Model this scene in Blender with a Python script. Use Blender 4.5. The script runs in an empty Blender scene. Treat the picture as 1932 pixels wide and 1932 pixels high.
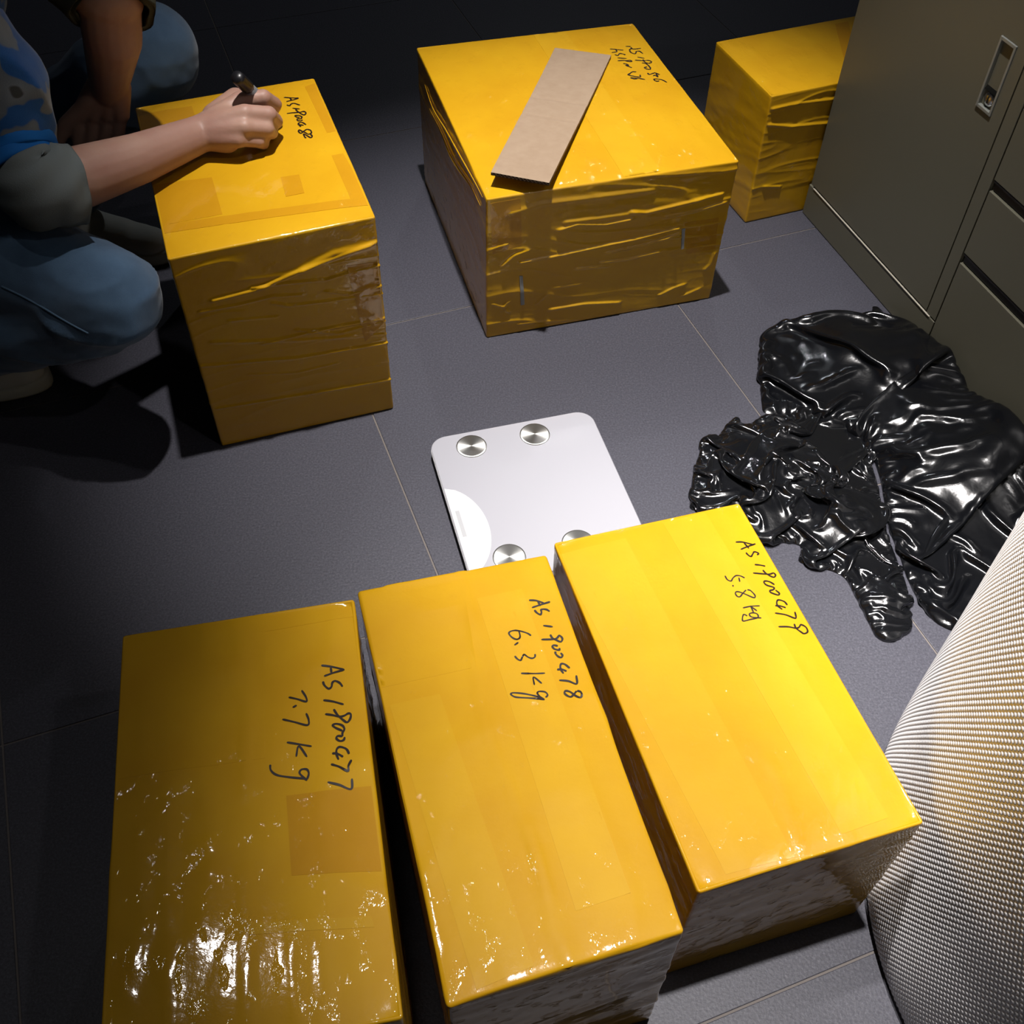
import bpy, bmesh, math, random
import numpy as np
from mathutils import Vector, Matrix
from mathutils.bvhtree import BVHTree
PI = math.pi
rnd = random.Random(7)
D = bpy.data
C = bpy.context.scene.collection

# ------------------------------------------------------------------ camera
FPX, PITCH, ROLL, CAMH = 1960.734, math.radians(49.94308), math.radians(0.97511), 1.19
_F = np.array([0, math.cos(PITCH), -math.sin(PITCH)]); _R = np.array([1., 0, 0]); _U = np.cross(_R, _F)
_c, _s = math.cos(ROLL), math.sin(ROLL)
CR, CU, CF = _c * _R + _s * _U, -_s * _R + _c * _U, _F
CAM = np.array([0, 0, CAMH])
cd = D.cameras.new('camera'); cam = D.objects.new('camera', cd); C.objects.link(cam)
cd.sensor_width = 36; cd.lens = FPX / 1932 * 36; cd.clip_start = 0.02
cam.matrix_world = Matrix(((CR[0], CU[0], -CF[0], 0), (CR[1], CU[1], -CF[1], 0), (CR[2], CU[2], -CF[2], CAMH), (0, 0, 0, 1)))
bpy.context.scene.camera = cam

# ------------------------------------------------------------------ world and lights
sc = bpy.context.scene
w = D.worlds.new('world'); sc.world = w; w.use_nodes = True
w.node_tree.nodes['Background'].inputs[0].default_value = (0.75, 0.85, 1.0, 1)
w.node_tree.nodes['Background'].inputs[1].default_value = 0.010
def spot(name, loc, target, energy, size_deg, blend, radius, col=(1, 1, 1)):
    l = D.lights.new(name, 'SPOT'); o = D.objects.new(name, l); C.objects.link(o)
    l.energy = energy; l.spot_size = math.radians(size_deg); l.spot_blend = blend; l.shadow_soft_size = radius; l.color = col
    o.location = loc
    o.rotation_euler = (Vector(target) - Vector(loc)).to_track_quat('-Z', 'Y').to_euler()
    return o
WHITE = (1.0, 0.955, 0.93)
spot('ceiling_or_accent_spot', (0.00, 1.29, 2.95), (0.14, 1.35, 0.0), 650, 37, 1.0, 0.035, WHITE)
spot('ceiling_or_accent_spot', (0.28, 0.60, 2.95), (0.43, 0.55, 0.0), 570, 33, 1.0, 0.035, WHITE)
spot('ceiling_or_accent_spot', (0.00, 1.15, 2.95), (0.58, 0.68, 0.5), 576, 19, 1.0, 0.035, WHITE)  # accent beam added to brighten the bubble-wrap roll, no fixture of its own
spot('ceiling_downlight', (1.35, -0.15, 2.9), (-0.1, 0.8, 0.0), 20, 84, 1.0, 0.03, WHITE)
spot('ceiling_downlight', (-0.88, 1.02, 2.9), (-0.35, 0.35, 0.0), 15, 66, 1.0, 0.04, WHITE)
spot('added_far_fill', (0.3, 4.4, 2.9), (0.0, 2.9, 0.0), 32, 95, 1.0, 0.05, (0.92, 0.96, 1.0))  # added fill without a known fixture, lifts the dark floor at the back
sc.view_settings.view_transform = 'Standard'; sc.view_settings.look = 'None'
sc.view_settings.gamma = 1.0; sc.view_settings.use_curve_mapping = False
sc.view_settings.exposure = 0.0

# ------------------------------------------------------------------ helpers
def ray(q):
    return CF * FPX + CR * (q[0] - 966) + CU * (966 - q[1])
def at(q, z=0.0):                       # photo pixel -> point on the horizontal plane z
    r = ray(q); return CAM + r * ((z - CAMH) / r[2])
def at_plane(q, p0, n):
    r = ray(q); return CAM + r * (np.dot(np.array(p0) - CAM, n) / np.dot(r, n))
def link(name, me, parent=None, mat=None, smooth=True):
    o = D.objects.new(name, me); C.objects.link(o)
    if mat is not None: me.materials.append(mat)
    if parent is not None: o.parent = parent
    if smooth and len(me.polygons):
        me.polygons.foreach_set('use_smooth', [True] * len(me.polygons))
    return o
def empty(name, loc, label, cat, group=None):
    o = D.objects.new(name, None); C.objects.link(o); o.location = loc
    o.empty_display_size = 0.05
    tag(o, label, cat, group); bpy.context.view_layer.update(); return o
def tag(o, label, cat=None, group=None):
    o['label'] = label
    if cat: o['category'] = cat
    if group: o['group'] = group
def mesh(name, verts, faces, parent=None, mat=None, smooth=False, merge=None):
    """verts in world space; re-expressed in the parent's frame (parents are unrotated)"""
    v = np.asarray(verts, float)
    if parent is not None: v = v - off(parent)
    me = D.meshes.new(name); me.from_pydata(v.tolist(), [], [tuple(int(i) for i in f) for f in faces]); 
    if merge:
        b = bmesh.new(); b.from_mesh(me); bmesh.ops.remove_doubles(b, verts=b.verts, dist=merge)
        bmesh.ops.recalc_face_normals(b, faces=b.faces); b.to_mesh(me); b.free()
    me.update()
    return link(name, me, parent, mat, smooth)
def off(p):
    v = np.zeros(3)
    while p is not None: v += np.array(p.location); p = p.parent
    return v
def from_bm(name, b, parent=None, mat=None, smooth=False):
    if parent is not None: bmesh.ops.translate(b, verts=b.verts, vec=-Vector(off(parent)))
    bmesh.ops.recalc_face_normals(b, faces=b.faces)
    me = D.meshes.new(name); b.to_mesh(me); b.free()
    return link(name, me, parent, mat, smooth)
def obox(b, o, ax, ay, az, bevel=0.0, seg=2):
    """oriented box: origin corner o, edge vectors ax ay az"""
    o, ax, ay, az = map(Vector, (o, ax, ay, az))
    r = bmesh.ops.create_cube(b, size=1)
    vs = r['verts']
    for v in vs:
        v.co = o + ax * (v.co.x + .5) + ay * (v.co.y + .5) + az * (v.co.z + .5)
    if bevel:
        es = {e for v in vs for e in v.link_edges}
        bmesh.ops.bevel(b, geom=list(es), offset=bevel, segments=seg, profile=.5, affect='EDGES')
    return b
def lathe(b, prof, org, axis=(0, 0, 1), n=32):
    """prof: list of (r, h) along the axis"""
    q = Vector((0, 0, 1)).rotation_difference(Vector(axis).normalized())
    rings = []
    for r, h in prof:
        if r < 1e-6: rings.append([b.verts.new(Vector(org) + q @ Vector((0, 0, h)))])
        else: rings.append([b.verts.new(Vector(org) + q @ Vector((r * math.cos(2 * PI * k / n), r * math.sin(2 * PI * k / n), h))) for k in range(n)])
    for a, c in zip(rings, rings[1:]):
        for k in range(n):
            k2 = (k + 1) % n
            if len(a) == 1 and len(c) == 1: continue
            if len(a) == 1: b.faces.new((a[0], c[k], c[k2]))
            elif len(c) == 1: b.faces.new((a[k], c[0], a[k2]))
            else: b.faces.new((a[k], c[k], c[k2], a[k2]))
    return b
def catmull(pts, k=6, closed=False):
    P = [np.array(p, float) for p in pts]
    if len(P) < 3: return [P[0] + (P[-1] - P[0]) * t for t in np.linspace(0, 1, k)]
    Q = [2 * P[0] - P[1]] + P + [2 * P[-1] - P[-2]]
    out = []
    for i in range(1, len(Q) - 2):
        for t in np.linspace(0, 1, k, endpoint=False):
            a, b_, c, d = Q[i - 1], Q[i], Q[i + 1], Q[i + 2]
            out.append(.5 * (2 * b_ + (c - a) * t + (2 * a - 5 * b_ + 4 * c - d) * t * t + (3 * b_ - a - 3 * c + d) * t ** 3))
    out.append(P[-1]); return out

# vectorised value noise
_rs = np.random.RandomState(11); _TAB = _rs.rand(32, 32, 32)
def vnoise(p):
    p = np.asarray(p, float); i = np.floor(p).astype(int); f = p - i; f = f * f * (3 - 2 * f)
    r = 0
    for dx in (0, 1):
        for dy in (0, 1):
            for dz in (0, 1):
                wgt = (f[..., 0] if dx else 1 - f[..., 0]) * (f[..., 1] if dy else 1 - f[..., 1]) * (f[..., 2] if dz else 1 - f[..., 2])
                r = r + wgt * _TAB[(i[..., 0] + dx) % 32, (i[..., 1] + dy) % 32, (i[..., 2] + dz) % 32]
    return r
def ridge(p): return 1 - np.abs(2 * vnoise(p) - 1)
def fbm(p, o=4):
    p = np.asarray(p, float); s = 0; a = .5
    for k in range(o): s = s + a * vnoise(p * 2 ** k + 7.3 * k); a *= .5
    return s
_CP = _rs.rand(4096, 2)
def crease2(x, y, seed=0):
    """crumpled-film height: distance difference to random cell points (piecewise faceted)"""
    X = np.floor(x).astype(int); Y = np.floor(y).astype(int)
    d1 = np.full(x.shape, 9.); d2 = np.full(x.shape, 9.); h = np.zeros(x.shape)
    for i in (-1, 0, 1):
        for j in (-1, 0, 1):
            k = ((X + i) * 73 + (Y + j) * 179 + seed * 31) % 4096
            px = X + i + _CP[k, 0]; py = Y + j + _CP[k, 1]
            d = np.hypot(x - px, y - py)
            sl = (_CP[(k * 7 + 3) % 4096] - .5)
            hh = (x - px) * sl[..., 0] * 1.6 + (y - py) * sl[..., 1] * 1.6 + _CP[(k * 3 + 1) % 4096, 0] * .5
            m = d < d1
            d2 = np.where(m, d1, np.minimum(d2, d)); h = np.where(m, hh, h); d1 = np.where(m, d, d1)
    e = np.clip((d2 - d1) / .25, 0, 1)
    return h * e + (1 - e) * .35

# ------------------------------------------------------------------ materials
ALB = .62
def mat(name, base, rough=.5, spec=.5, metal=0, coat=0, coat_rough=.05, trans=0, sheen=0, aniso=0, sss=0):
    base = tuple(c * (ALB if not metal else 1) for c in base)
    m = D.materials.new(name); m.use_nodes = True
    p = m.node_tree.nodes['Principled BSDF']
    p.inputs['Base Color'].default_value = (*base, 1); p.inputs['Roughness'].default_value = rough
    p.inputs['Specular IOR Level'].default_value = spec; p.inputs['Metallic'].default_value = metal
    p.inputs['Coat Weight'].default_value = coat; p.inputs['Coat Roughness'].default_value = coat_rough
    p.inputs['Transmission Weight'].default_value = trans
    p.inputs['Sheen Weight'].default_value = sheen; p.inputs['Anisotropic'].default_value = aniso
    if sss:
        p.inputs['Subsurface Weight'].default_value = sss; p.inputs['Subsurface Scale'].default_value = .01
    return m
def N(m, t, **kw):
    n = m.node_tree.nodes.new(t)
    for k, v in kw.items(): setattr(n, k, v)
    return n
def L(m, a, ao, b, bi): m.node_tree.links.new(a.outputs[ao], b.inputs[bi])
def P(m): return m.node_tree.nodes['Principled BSDF']
def coords(m, scale=(1, 1, 1), rot=(0, 0, 0), kind='Object'):
    tc = N(m, 'ShaderNodeTexCoord'); mp = N(m, 'ShaderNodeMapping')
    mp.inputs['Scale'].default_value = scale; mp.inputs['Rotation'].default_value = rot
    L(m, tc, kind, mp, 'Vector'); return mp
def noise_col(m, stops, scale=10, detail=4, vec=None, rough=.55, inp='Base Color'):
    vec = vec or coords(m)
    n = N(m, 'ShaderNodeTexNoise'); n.inputs['Scale'].default_value = scale; n.inputs['Detail'].default_value = detail
    n.inputs['Roughness'].default_value = rough
    L(m, vec, 'Vector', n, 'Vector')
    r = N(m, 'ShaderNodeValToRGB'); L(m, n, 'Fac', r, 'Fac')
    e = r.color_ramp.elements
    while len(e) < len(stops): e.new(.5)
    for el, (pos, c) in zip(e, stops): el.position = pos; el.color = (*[q * ALB for q in c], 1)
    if inp: L(m, r, 'Color', P(m), inp)
    return r
def bump(m, scale, dist, strength=1, detail=3, vec=None, tex='ShaderNodeTexNoise', chain=None, socket='Normal', coat=False):
    vec = vec or coords(m)
    n = N(m, tex); n.inputs['Scale'].default_value = scale
    if tex == 'ShaderNodeTexNoise': n.inputs['Detail'].default_value = detail
    L(m, vec, 'Vector', n, 'Vector')
    b = N(m, 'ShaderNodeBump'); b.inputs['Distance'].default_value = dist; b.inputs['Strength'].default_value = strength
    L(m, n, 0, b, 'Height')
    if chain is not None: L(m, chain, 'Normal', b, 'Normal')
    L(m, b, 'Normal', P(m), socket)
    if coat: L(m, b, 'Normal', P(m), 'Coat Normal')
    return b

def tape_mat(name, base, dark, coat=.9):
    m = mat(name, base, .5, .12, coat=coat, coat_rough=.07)
    noise_col(m, [(.3, dark), (.7, base)], 9, 5, coords(m, (1, 1, 1)))
    v = coords(m, (1, .35, 1), (0, 0, .35))
    b1 = bump(m, 22, .0011, 1.0, 2, v)
    b2 = bump(m, 150, .00016, .8, 3, coords(m), chain=b1, coat=False)
    nz = N(m, 'ShaderNodeTexNoise'); nz.inputs['Scale'].default_value = 62; nz.inputs['Detail'].default_value = 4; L(m, coords(m, (1, .5, 1)), 'Vector', nz, 'Vector')
    mr = N(m, 'ShaderNodeMapRange'); mr.inputs['From Min'].default_value = .56; mr.inputs['From Max'].default_value = .75; L(m, nz, 'Fac', mr, 'Value')
    bs = N(m, 'ShaderNodeBump'); bs.inputs['Distance'].default_value = .0008; bs.inputs['Strength'].default_value = .9; L(m, mr, 'Result', bs, 'Height'); L(m, b2, 'Normal', bs, 'Normal')
    L(m, bs, 'Normal', P(m), 'Coat Normal')
    return m
M_TAPE = tape_mat('glossy_yellow_tape', (.82, .455, .009), (.74, .38, .006))
M_TAPE2 = tape_mat('glossy_amber_tape', (.72, .355, .007), (.64, .30, .005))
M_TAPE3 = tape_mat('glossy_pale_tape', (.84, .48, .014), (.76, .41, .010))
M_TAPED = tape_mat('glossy_brown_tape', (.50, .25, .014), (.42, .20, .010))
M_INK = mat('marker_ink', (.018, .008, .006), .35, .5)
M_CARD = mat('kraft_cardboard', (.50, .36, .24), .8, .2)
noise_col(M_CARD, [(.3, (.40, .285, .19)), (.7, (.45, .33, .225))], 60, 6)
M_CARD_E = mat('kraft_cardboard_edge', (.16, .10, .06), .9, .1)
M_TILE = mat('slate_tile', (.055, .057, .07), .5, .34)
_r = noise_col(M_TILE, [(.25, (.034, .034, .046)), (.5, (.070, .070, .091)), (.72, (.125, .125, .155))], 330, 4, rough=.8)
_b = bump(M_TILE, 260, .0005, .7, 5); _b2 = bump(M_TILE, 12, .002, .25, 3, chain=_b)
M_GROUT = mat('tile_grout', (.20, .175, .16), .7, .3)
M_CAB = mat('beige_painted_steel', (.165, .158, .115), .42, .4)
bump(M_CAB, 500, .0001, .4, 2)
M_CAB_GLINT = mat('painted_edge_glint', (.60, .56, .46), .35, .5)  # pale colour carries the glint of the lit base edge
M_SLOT = mat('black_plastic_slot', (.012, .012, .015), .35, .5)
M_CHROME = mat('brushed_chrome', (.55, .56, .55), .25, .5, 1)
M_DARKMETAL = mat('dark_lock_metal', (.12, .12, .11), .3, .5, 1)
M_GLASS = mat('white_backed_glass', (.56, .56, .61), .12, .5, coat=1, coat_rough=.03)
M_WHITE = mat('white_plastic', (.92, .92, .93), .25, .5, coat=.5)
M_GREYPL = mat('pale_grey_plastic', (.55, .56, .58), .4, .5)
M_BLACK = mat('black_rubber', (.01, .01, .01), .6, .3)
M_DISC = mat('radially_brushed_steel', (.50, .50, .48), .42, .5, .95, aniso=.8)
_t = N(M_DISC, 'ShaderNodeTangent'); _t.direction_type = 'RADIAL'; _t.axis = 'Z'; L(M_DISC, _t, 'Tangent', P(M_DISC), 'Tangent')
M_BAG = mat('black_polythene', (.005, .0055, .007), .20, .36, coat=.2, coat_rough=.08)
_b = bump(M_BAG, 14, .006, .35, 2); _b = bump(M_BAG, 70, .0010, .35, 2, chain=_b)
M_BAGC = mat('crinkled_black_polythene', (.006, .0065, .008), .17, .6, coat=.6, coat_rough=.08)
bump(M_BAGC, 60, .002, .3, 3)
M_WRAP = mat('clear_bubble_film', (1.2, 1.19, 1.2), .3, .5, coat=.4, coat_rough=.15)
M_WRAPB = mat('clear_bubble_domes', (1.2, 1.19, 1.2), .3, .5, coat=.6, coat_rough=.08)
M_SKIN = mat('skin', (.50, .29, .22), .5, .35, sss=.08)
noise_col(M_SKIN, [(.3, (.44, .235, .18)), (.7, (.54, .33, .245))], 14, 4)
bump(M_SKIN, 220, .0004, .5, 4)
M_DENIM = mat('blue_denim', (.085, .155, .26), .85, .15, sheen=.2)
noise_col(M_DENIM, [(.3, (.06, .115, .20)), (.55, (.09, .165, .27)), (.8, (.13, .215, .33))], 7, 8, rough=.7)
bump(M_DENIM, 900, .0004, .6, 2)
M_SEAM = mat('denim_seam', (.12, .20, .30), .9, .1)
M_SHIRT = mat('camouflage_knit', (.3, .3, .32), .9, .1, sheen=.2)
_r = noise_col(M_SHIRT, [(0, (.02, .10, .34)), (.45, (.03, .14, .44)), (.47, (.20, .24, .29)), (.57, (.25, .29, .33)), (.59, (.09, .095, .095)), (1, (.11, .11, .10))], 19, 2, rough=.4)
bump(M_SHIRT, 700, .0006, .6, 2)
M_TRIM = mat('bright_blue_ribbing', (.01, .16, .55), .8, .2)
M_CUFF = mat('grey_ribbed_cuff', (.19, .215, .215), .9, .1)
bump(M_CUFF, 600, .0006, .6, 2)
M_OLIVE = mat('olive_cuff', (.075, .078, .058), .9, .1)
M_LINING = mat('dark_lining', (.02, .022, .028), .9, .1)
M_SHOE = mat('white_canvas', (.74, .76, .70), .7, .3)
M_SOLE = mat('rubber_sole', (.66, .68, .60), .6, .3)
M_HAIR = mat('black_hair', (.012, .01, .009), .45, .4)
bump(M_HAIR, 300, .002, .8, 2, coords(M_HAIR, (1, 1, .15)))
M_EYE = mat('eye_white', (.75, .72, .68), .2, .5)
M_IRIS = mat('eye_iris', (.03, .015, .01), .2, .5)
M_LIP = mat('lips', (.40, .17, .14), .5, .3)
M_PENLABEL = mat('pen_label', (.22, .22, .23), .35, .5)

# ------------------------------------------------------------------ floor
ua = math.radians(21.2); UH = np.array([math.cos(ua), math.sin(ua), 0]); VH = np.array([-math.sin(ua), math.cos(ua), 0])
ulines = [.2215 + .5925 * k for k in range(-5, 6)]
vlines = [-1.63, -1.02, -.41, .200, .793, 1.411, 2.023, 2.628, 3.24, 3.85, 4.46]
fb = bmesh.new(); obox(fb, UH * ulines[0] + VH * vlines[0] + np.array([0, 0, -.06]), UH * (ulines[-1] - ulines[0]), VH * (vlines[-1] - vlines[0]), (0, 0, .0585))
floor = from_bm('floor', fb, None, M_GROUT); floor['kind'] = 'structure'; floor['label'] = 'floor of large dark slate tiles with thin pale grout joints'
J = .0013
for i in range(len(ulines) - 1):
    for j in range(len(vlines) - 1):
        tb = bmesh.new()
        o_ = UH * (ulines[i] + J) + VH * (vlines[j] + J) + np.array([0, 0, -.010])
        obox(tb, o_, UH * (ulines[i + 1] - ulines[i] - 2 * J), VH * (vlines[j + 1] - vlines[j] - 2 * J), (0, 0, .010 - rnd.random() * .0002), .0008, 2)
        from_bm('tile', tb, floor, M_TILE)

# ------------------------------------------------------------------ parcels
# top corners (photo px), height, bottom fitted cuboid corners (metres)
S = CAMH
def fit(x, y, a, w_, d, h):
    u = np.array([math.cos(a), math.sin(a), 0]); v = np.array([math.sin(a), -math.cos(a), 0]); o = np.array([x, y, 0.]); k = np.array([0, 0, h])
    return np.array([o + k, o + w_ * u + k, o + w_ * u + d * v + k, o + d * v + k, o, o + w_ * u, o + w_ * u + d * v, o + d * v]) * S
def seg_dist(X, Y, poly):
    best = np.full(X.shape, 9.)
    for (x0, y0), (x1, y1) in zip(poly, poly[1:]):
        dx, dy = x1 - x0, y1 - y0; t = np.clip(((X - x0) * dx + (Y - y0) * dy) / (dx * dx + dy * dy + 1e-12), 0, 1)
        best = np.minimum(best, np.hypot(X - x0 - t * dx, Y - y0 - t * dy))
    return best
class Parcel: pass
def parcel(label, K, top_px, bot_px={}, front_lines=(), top_lines=(), seed=0, side_amp=1., top_amp=1., mats=(M_TAPE, M_TAPED), res=.0055, r=.0035, dome=.0018):
    K = K.copy(); h = K[0][2]
    for k, q in top_px.items(): K[k] = at(q, h)
    for k in range(4): K[4 + k] = np.array([K[4 + k][0] * .5 + K[k][0] * .5, K[4 + k][1] * .5 + K[k][1] * .5, 0])
    for k, q in bot_px.items(): K[k] = at(q, 0)
    K[4:, 2] = 0.0
    W = np.linalg.norm(K[1] - K[0]); Dp = np.linalg.norm(K[3] - K[0]); dims = np.array([W, Dp, h])
    # trilinear map: local x 0..W (0->1), y 0..Dp (0->3), z 0..h
    def tri(p):
        a, b_, c = p[:, 0:1] / W, p[:, 1:2] / Dp, p[:, 2:3] / h
        T = (1 - a) * (1 - b_) * K[0] + a * (1 - b_) * K[1] + a * b_ * K[2] + (1 - a) * b_ * K[3]
        Bm = (1 - a) * (1 - b_) * K[4] + a * (1 - b_) * K[5] + a * b_ * K[6] + (1 - a) * b_ * K[7]
        return T * c + Bm * (1 - c)
    # creases given in px -> local face coordinates
    nf = np.cross(K[2] - K[3], K[7] - K[3]); nf /= np.linalg.norm(nf)
    ex = (K[2] - K[3]); ex /= np.linalg.norm(ex)
    fl = [([(float(np.dot(at_plane(q, K[3], nf) - K[3], ex)), float(h - K[3][2] + at_plane(q, K[3], nf)[2])) for q in ln[0]], ln[1], ln[2]) for ln in front_lines]
    eu = (K[1] - K[0]) / W; ev = (K[3] - K[0]) / Dp; det = np.linalg.inv(np.array([eu[:2], ev[:2]]).T)
    def toplocal(q):
        d_ = at(q, h) - K[0]; return det @ d_[:2]
    tl = [([tuple(toplocal(q)) for q in ln[0]], ln[1], ln[2]) for ln in top_lines]
    def disp(p, n):
        x, y, z = p[:, 0], p[:, 1], p[:, 2]
        side = np.clip(1 - np.abs(n[:, 2]) * 1.5, 0, 1); top = np.clip(n[:, 2], 0, 1) ** 2
        al = x + y
        wz = z + .03 * np.sin(al * 6 + seed) + .25 * .05 * (al)
        q = np.stack([al * 5 + seed * 3.1, wz * 46 + 1.2 * vnoise(np.stack([al * 9, z * 9, al * 0 + seed], 1)), al * 0 + seed * 1.7], 1)
        e = ridge(q) ** 7 * vnoise(np.stack([al * 7, z * 12, al * 0 + seed + 3], 1)) ** 1.2
        q2 = np.stack([al * 10 + seed, wz * 80, al * 0 + seed], 1)
        e2 = ridge(q2) ** 5
        s = side_amp * (.0020 * e + .0002 * e2 + .0008 * (fbm(np.stack([al * 8, z * 10, al * 0 + seed], 1), 3) - .45))
        zf = np.clip(z / .02, 0, 1)
        f = np.zeros(len(p))
        fr = (n[:, 1] > .7)
        if fl and fr.any():
            X, Z = x[fr], z[fr]; a = np.zeros(len(X))
            for poly, amp, sg in fl: a = a + .8 * amp * np.exp(-(seg_dist(X, Z, poly) / (sg * .62)) ** 2)
            f[fr] = a
        t = top_amp * .0016 * (fbm(np.stack([x * 7 + seed, y * 5, x * 0 + seed], 1), 3) - .45) + top_amp * .0006 * ridge(np.stack([x * 30, y * 8, x * 0 + seed], 1)) ** 4
        ex_, ey_ = np.minimum(x, W - x), np.minimum(y, Dp - y)
        t = t - dome * (np.exp(-ex_ / .020) + np.exp(-ey_ / .012)) / max(top_amp * 1., .01)
        tt = np.zeros(len(p)); tm = n[:, 2] > .7
        if tl and tm.any():
            X, Y = x[tm], y[tm]; a = np.zeros(len(X))
            for poly, amp, sg in tl: a = a + amp * np.exp(-(seg_dist(X, Y, poly) / sg) ** 2)
            tt[tm] = a
        return (side * s + f) * zf + top * t + tt
    V = []; Fc = []; base = 0
    def samples(Ln, res=res):
        m = max(4, int((Ln - 2 * r) / res))
        return np.concatenate([np.array([0, .15, .35, .65]) * r, np.linspace(r, Ln - r, m), Ln - np.array([.65, .35, .15, 0]) * r])
    for ax, sgn in ((2, 1), (0, -1), (0, 1), (1, -1), (1, 1), (2, -1)):
        a1, a2 = [k for k in range(3) if k != ax]
        fine = (ax, sgn) == (1, 1) and seed < 4
        s1, s2 = (samples(dims[a1], .0030), samples(dims[a2], .0017)) if fine else (samples(dims[a1]), samples(dims[a2]))
        if (ax, sgn) == (2, -1): s1, s2 = s1[[0, 1, 2, 3, *range(4, len(s1) - 4, 1), -4, -3, -2, -1]], s2
        G1, G2 = np.meshgrid(s1, s2, indexing='ij')
        p = np.zeros((G1.size, 3)); p[:, a1] = G1.ravel(); p[:, a2] = G2.ravel(); p[:, ax] = dims[ax] if sgn > 0 else 0
        inner = np.clip(p, r, dims - r); dlt = p - inner
        nn = dlt / np.maximum(np.linalg.norm(dlt, axis=1, keepdims=True), 1e-9)
        q = inner + nn * r
        q = q + nn * disp(q, nn)[:, None] * (0 if (ax, sgn) == (2, -1) else 1)
        V.append(q); n1, n2 = len(s1), len(s2)
        idx = base + np.arange(n1 * n2).reshape(n1, n2)
        a, b_, c, d = idx[:-1, :-1].ravel(), idx[1:, :-1].ravel(), idx[1:, 1:].ravel(), idx[:-1, 1:].ravel()
        Fc.append(np.stack([a, b_, c, d], 1)); base += n1 * n2
    V = np.concatenate(V); V[:, 2] = np.maximum(V[:, 2], .0003)
    Wd = tri(V)
    bc = Wd[:, :2].mean(0)
    root = empty('parcel', (float(bc[0]), float(bc[1]), 0), label, 'parcel', 'yellow taped parcels on the tiled floor')
    body = mesh('wrapped_carton', Wd, np.concatenate(Fc), root, mats[0], True, merge=.00002)
    B = Parcel(); B.root = root; B.K = K; B.h = h; B.W = W; B.D = Dp; B.tri = tri; B.toplocal = toplocal; B.nf = nf; B.ex = ex; B.body = body
    def surf(x, y, up=0.):
        x = np.atleast_1d(x); y = np.atleast_1d(y); p = np.stack([x, y, np.full(x.shape, h)], 1)
        n = np.tile([0, 0, 1.], (len(x), 1)); p[:, 2] += disp(p, n) + up
        return tri(p)
    B.surf = surf
    def fsurf(X, Z, up):
        X = np.atleast_1d(X); Z = np.atleast_1d(Z); p = np.stack([X, np.full(X.shape, Dp), Z], 1)
        n = np.tile([0, 1., 0], (len(X), 1)); p[:, 1] += disp(p, n) + up
        return tri(p)
    B.fsurf = fsurf
    return B
def patch(B, quad, mat_, name='tape_strip', up=.00045, front=False, local=False, lab=None):
    """a strip of tape lying on the parcel; quad of 4 px corners (or local), draped on the surface"""
    if local: c = [np.array(q, float) for q in quad]
    elif front: c = [np.array([np.dot(at_plane(q, B.K[3], B.nf) - B.K[3], B.ex), at_plane(q, B.K[3], B.nf)[2]]) for q in quad]
    else: c = [B.toplocal(q) for q in quad]
    l1 = max(np.linalg.norm(c[1] - c[0]), np.linalg.norm(c[2] - c[3])); l2 = max(np.linalg.norm(c[3] - c[0]), np.linalg.norm(c[2] - c[1]))
    n1 = max(3, int(l1 / .006)); n2 = max(3, int(l2 / .006))
    A_, B_ = np.meshgrid(np.linspace(0, 1, n1), np.linspace(0, 1, n2), indexing='ij'); A_ = A_.ravel()[:, None]; B_ = B_.ravel()[:, None]
    q = (1 - A_) * (1 - B_) * c[0] + A_ * (1 - B_) * c[1] + A_ * B_ * c[2] + (1 - A_) * B_ * c[3]
    f = B.fsurf if front else B.surf
    if front: q[:, 0] = np.clip(q[:, 0], .004, B.W - .004); q[:, 1] = np.clip(q[:, 1], .004, B.h - .004)
    else: q[:, 0] = np.clip(q[:, 0], .003, B.W - .003); q[:, 1] = np.clip(q[:, 1], .003, B.D - .003)
    B.np = getattr(B, 'np', 0) + 1; up = (.00012 + .00005 * B.np) if name == 'tape_strip' else up
    top = f(q[:, 0], q[:, 1], up); bot = f(q[:, 0], q[:, 1], -.0006)
    idx = np.arange(n1 * n2).reshape(n1, n2)
    F_ = [tuple(x) for x in np.stack([idx[:-1, :-1].ravel(), idx[1:, :-1].ravel(), idx[1:, 1:].ravel(), idx[:-1, 1:].ravel()], 1)]
    loop = list(idx[:, 0]) + list(idx[-1, 1:]) + list(idx[-2::-1, -1]) + list(idx[0, -2:0:-1])
    n = n1 * n2
    bm_idx = {v: n + k for k, v in enumerate(loop)}
    for a, b_ in zip(loop, loop[1:] + loop[:1]): F_.append((a, b_, bm_idx[b_], bm_idx[a]))
    o = mesh(name, np.concatenate([top, bot[loop]]), F_, B.root, mat_, True)
    nt_ = (n1 - 1) * (n2 - 1); o.data.polygons.foreach_set('use_smooth', [k < nt_ for k in range(len(F_))])
    b = bmesh.new(); b.from_mesh(o.data); [setattr(e, 'smooth', False) for e in b.edges if len(e.link_faces) == 2 and e.link_faces[0].smooth != e.link_faces[1].smooth]; b.to_mesh(o.data); b.free()
    if lab: o['label'] = lab
    return o
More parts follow.
